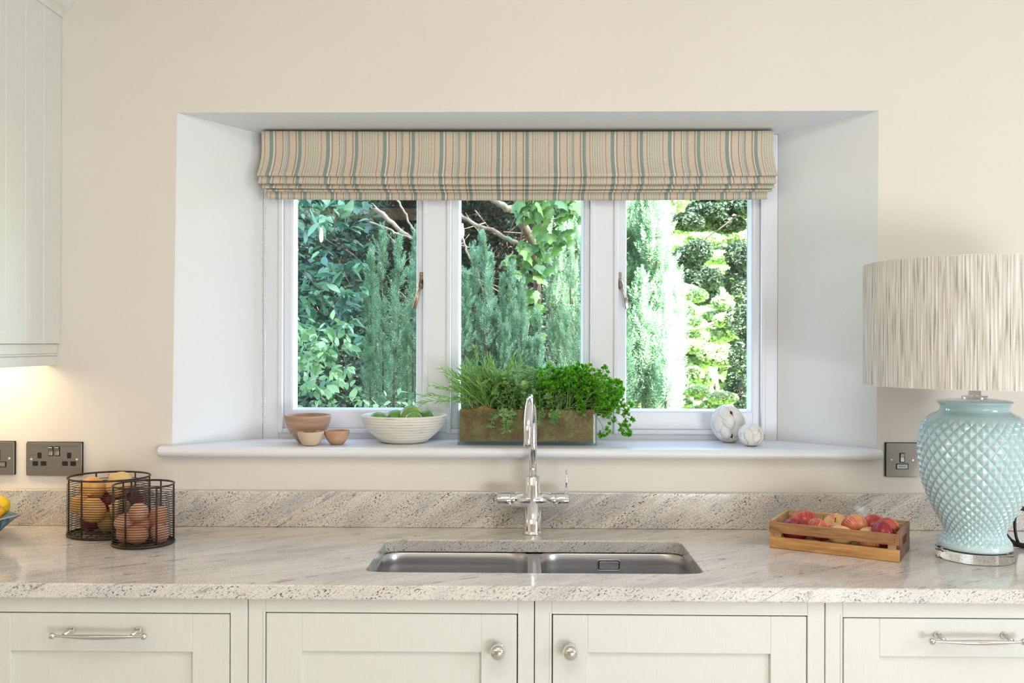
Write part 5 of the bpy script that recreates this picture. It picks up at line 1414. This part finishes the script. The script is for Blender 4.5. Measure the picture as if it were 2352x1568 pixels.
# broadleaf shrub, left pane
def leaf_obj_mesh(name, m, L=.07, w=.034, lobes=False):
    mb = MB()
    if not lobes:
        prof = [(0,.0),(.12,.22),(.32,.46),(.55,.5),(.78,.32),(.92,.13),(1,.0)]
        vs = [(0,0,0)]
        for t_, ww in prof[1:-1]:
            z = -.10*L*t_*t_; vs += [(-w*ww, L*t_, z+.12*w*ww*2), (0, L*t_, z), (w*ww, L*t_, z+.12*w*ww*2)]
        vs.append((0, L, -.12*L)); k = 5
        fs = [(0,2,1),(0,3,2)]
        for i in range(k-1): b = 1+3*i; fs += [(b,b+1,b+4,b+3),(b+1,b+2,b+5,b+4)]
        b = 1+3*(k-1); fs += [(b,b+1,b+3),(b+1,b+2,b+3)]
    else:
        out = [(0,-.12),(.28,-.22),(.52,.05),(.36,.22),(.46,.52),(.20,.60),(0,1.0),(-.20,.60),(-.46,.52),(-.36,.22),(-.52,.05),(-.28,-.22)]
        vs = [(0, .2*L, .004)]+[(a*w, b*L, -.02*abs(a)-.1*L*b*b*.5) for a, b in out]
        fs = [(0, 1+i, 1+(i+1)%12) for i in range(12)]
    mb.add(vs, fs, 0, True)
    me = bpy.data.meshes.new(name); me.from_pydata([tuple(v) for v in mb.v], [], mb.f); me.materials.append(m)
    me.polygons.foreach_set('use_smooth', [True]*len(me.polygons)); return me
def leaf_at(me, parent, p, dirv, roll, s):
    o = bpy.data.objects.new('leaf', me); COL.objects.link(o); o.parent = parent
    q = Vector(dirv).to_track_quat('Y', 'Z') @ Euler((0, roll, 0)).to_quaternion()
    o.location = p; o.rotation_mode = 'QUATERNION'; o.rotation_quaternion = q; o.scale = (s, s, s); return o
sh_ = empty('broadleaf_shrub', (at(740,900,Y=2.0).x, 2.0, 0), label='broad leaved green shrub filling the left of the left pane', cat='shrub')
lm = [leaf_obj_mesh('leaf', M['laurel']), leaf_obj_mesh('leaf_pale', M['laurel_pale'], .062, .034), leaf_obj_mesh('leaf_dark', M['laurel_dark'])]
tw = MB(); cnt = 0
while cnt < 292:
    px = R.uniform(668, 860); py = R.uniform(455, 950)
    if px > 835-(.0 if py < 650 else 0) and 640 < py < 900 and R.random() < .8: continue
    if py < 600 and px > 800 and R.random() < .8: continue
    Y = 1.75+R.uniform(0, .9); p = at(px, py, Y=Y)-sh_.location
    d = Vector((R.gauss(.3,.6), R.gauss(-.5,.4), R.gauss(-.25,.45))).normalized()
    tw.tube([p+Vector((-d.x*.08+R.gauss(0,.02), .10, -.06)), p+Vector((-d.x*.03,.02,-.01)), p], [.0028,.0018,.0010], 4)
    pale = (745 < py < 890 and px < 800) or (py > 900)
    if pale: p.y -= (Y-1.75)*.8; p.x *= 1
    for k in range(R.choice((3,4,5))):
        dd = (d+Vector((R.gauss(0,.55), R.gauss(0,.3), R.gauss(0,.35)))).normalized()
        mi_ = 1 if (pale and R.random() < .85) else (2 if Y > 2.3 and R.random() < .5 else 0)
        leaf_at(lm[mi_], sh_, p+Vector((R.gauss(0,.012), R.gauss(0,.01), R.gauss(0,.012))), dd, R.gauss(0,.5), R.uniform(.75,1.35)); cnt += 1
        if cnt >= 292: break
tw.build('twigs', M['bark'], sh_, kind='stuff')
cloud(60000, blobs(SHADE_CROWN), .075, M['conifer'], 'shade_crown', br, tuple(br.location), .6, .5)
def bake_leaves(name, me, spots, parent, m):
    n = len(me.vertices); co = np.zeros(n*3); me.vertices.foreach_get('co', co); co = co.reshape(-1, 3)
    V = []; Fs = []; polys = [tuple(p.vertices) for p in me.polygons]
    for k, (p, d, roll, s_) in enumerate(spots):
        q = (Vector(d).to_track_quat('Y', 'Z') @ Euler((0, roll, 0)).to_quaternion()).to_matrix(); A = np.array(q)
        V.append((co*s_) @ A.T+np.array(p)); Fs += [tuple(i+k*n for i in f) for f in polys]
    V = np.concatenate(V); me2 = bpy.data.meshes.new(name); me2.from_pydata(V.tolist(), [], Fs); me2.materials.append(m)
    me2.polygons.foreach_set('use_smooth', [True]*len(me2.polygons))
    o = bpy.data.objects.new(name, me2); COL.objects.link(o); o.parent = parent; o['kind'] = 'stuff'; return o
def spots(n, x0, x1, y0, y1, Y0, Y1, s0, s1):
    out = []
    while len(out) < n:
        px, py = R.uniform(x0, x1), R.uniform(y0, y1); Y = R.uniform(Y0, Y1)
        if px > 800 and 640 < py < 890 and R.random() < .75: continue
        p = at(px, py, Y=Y)-sh_.location; d0 = Vector((R.gauss(.3,.5), R.gauss(-.5,.4), R.gauss(-.25,.4)))
        for k in range(4): out.append((p+Vector((R.gauss(0,.02), R.gauss(0,.01), R.gauss(0,.02))), (d0+Vector((R.gauss(0,.5), R.gauss(0,.3), R.gauss(0,.35)))).normalized(), R.gauss(0,.5), R.uniform(s0, s1)))
    return out
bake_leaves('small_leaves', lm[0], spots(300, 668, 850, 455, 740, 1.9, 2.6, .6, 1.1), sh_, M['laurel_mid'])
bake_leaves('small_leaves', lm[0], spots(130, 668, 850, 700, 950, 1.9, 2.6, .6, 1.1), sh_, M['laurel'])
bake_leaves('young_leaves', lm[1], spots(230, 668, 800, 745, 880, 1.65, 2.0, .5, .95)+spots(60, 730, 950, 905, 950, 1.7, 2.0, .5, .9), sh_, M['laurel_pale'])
# deeper leaves of the same shrub
P = []; 
def boxpts(n):
    out = []
    for _ in range(n):
        p = at(R.uniform(660,860), R.uniform(440,960), Y=R.uniform(2.5,3.5)); out.append(tuple(p))
    return np.array(out)
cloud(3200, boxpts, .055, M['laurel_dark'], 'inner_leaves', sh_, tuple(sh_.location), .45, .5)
# ivy
iv = empty('ivy', (at(1260,600,Y=2.6).x, 2.6, 0), label='ivy with large lobed leaves climbing in the middle pane', cat='climber')
ime = leaf_obj_mesh('ivy_leaf', M['ivy'], .070, .085, True); vine = MB()
paths = [[(1215,440),(1225,480),(1240,530),(1235,590),(1240,640),(1225,700),(1230,760)], [(1255,440),(1270,490),(1290,520)], [(1300,440),(1320,475),(1340,500)], [(1225,450),(1260,470),(1300,480),(1335,470)], [(1235,560),(1265,545),(1290,560)], [(1160,585),(1190,600),(1225,600)], [(1205,460),(1200,520),(1190,600),(1215,650)]]
for pth in paths:
    pts = [at(a, b, Y=2.72)-iv.location for a, b in pth]; vine.tube(pts, .004, 6)
    for i in range(len(pts)-1):
        for k in range(7):
            p = pts[i].lerp(pts[i+1], R.random())+Vector((R.gauss(0,.035), -.05+R.gauss(0,.03), R.gauss(0,.03)))
            leaf_at(ime, iv, p, Vector((R.gauss(0,.5), R.gauss(-.5,.25), -1)).normalized(), R.gauss(0,.3), R.uniform(.65,1.25))
vine.build('vine', M['bark'], iv)
# background right : sunny bushes, dark conifers
def bushobj(name, blobs_, n, size, m, label, cat='bush', asp=.6, trunk=None):
    x = sum(b[0] for b in blobs_)/len(blobs_); y = sum(b[1] for b in blobs_)/len(blobs_); e = empty(name, (x, y, 0), label=label, cat=cat)
    cloud(n, blobs(blobs_), size, m, 'foliage', e, (x, y, 0), asp, .45)
    MB().tube([(0,.35,0), (.03,.35,.5), (0,.35,1.0)], [.05,.035,.02], 8).build('trunk', M['darktwig'], e); return e
def sc_blobs(x0, x1, y0, y1, Y, r, n, sy=None): return [at_blob(R.uniform(x0,x1), R.uniform(y0,y1), Y+R.uniform(-.6,.6), R.uniform(.7,1.2)*r, sy) for _ in range(n)]
bushobj('leafy_bush', sc_blobs(1560, 1700, 650, 780, 8.6, 34, 16, 16), 26000, .048, M['bush'], 'sunlit green bush in the middle distance of the right pane')
bushobj('leafy_bush', sc_blobs(1500, 1690, 790, 880, 7.2, 32, 18, 16), 24000, .040, M['bush'], 'lower pale green bush near the bottom of the right pane')
bushobj('leafy_bush', sc_blobs(1500, 1690, 890, 950, 6.4, 30, 16, 14), 20000, .034, M['bush'], 'very bright low bush at the foot of the right pane')
bushobj('background_tree', sc_blobs(1560, 1760, 500, 640, 11.5, 40, 20, 16), 26000, .062, M['bush'], 'sunny tree with tiered branches far behind in the right pane', 'tree')
bushobj('background_tree', sc_blobs(1550, 1640, 570, 700, 9.8, 34, 12, 26), 20000, .055, M['conifer'], 'shaded dark tree in the centre of the right pane', 'tree')
bushobj('background_tree', sc_blobs(1570, 1740, 440, 520, 7.5, 38, 14, 20), 26000, .040, M['conifer'], 'dark overhanging tree at the top right of the right pane', 'tree')
e_ = bushobj('conifer', sc_blobs(1685, 1745, 560, 960, 5.6, 26, 26, 34)+sc_blobs(1705, 1760, 560, 960, 5.6, 26, 14, 34), 30000, .035, M['conifer'], 'tall dark conifer at the right edge of the right pane', 'tree', .35)
ob = MB(); 
for (pxs, Y, r) in (([(1735,455),(1700,490),(1660,520),(1625,545),(1590,580)], 7.2, .010), ([(1540,760),(1600,755),(1640,740)], 6.8, .014)):
    pts = [at(a, b, Y=Y) for a, b in pxs]; o_ = MB().tube([p-pts[0] for p in pts], [r, r*.9, r*.7]+[r*.5]*(len(pts)-3), 7).build('tree_limb', M['bark_pale'] if Y < 7 else M['gap']); o_.location = pts[0]
    tag(o_, {7.2: 'dark slanting limb at the top right of the right pane', 6.8: 'pale horizontal limb between the bushes in the right pane', 9.5: 'thin limb rising behind the sunlit yew'}[Y], 'branch')
# far hedge closing the view
fh = empty('boundary_hedge', (4, 19, 0), label='tall green boundary trees closing off the garden', cat='hedge')
cs = [(R.uniform(-12, 17), 19+R.uniform(-1,1), R.uniform(0, 8), 1.6, 1.3) for _ in range(110)]
cloud(40000, blobs(cs), .26, M['bush'], 'foliage', fh, (4, 19, 0), .6, .5)
MB().box((-17, 1.2, 0), (14, 2.0, 8)).build('woody_core', M['conifer'], fh)
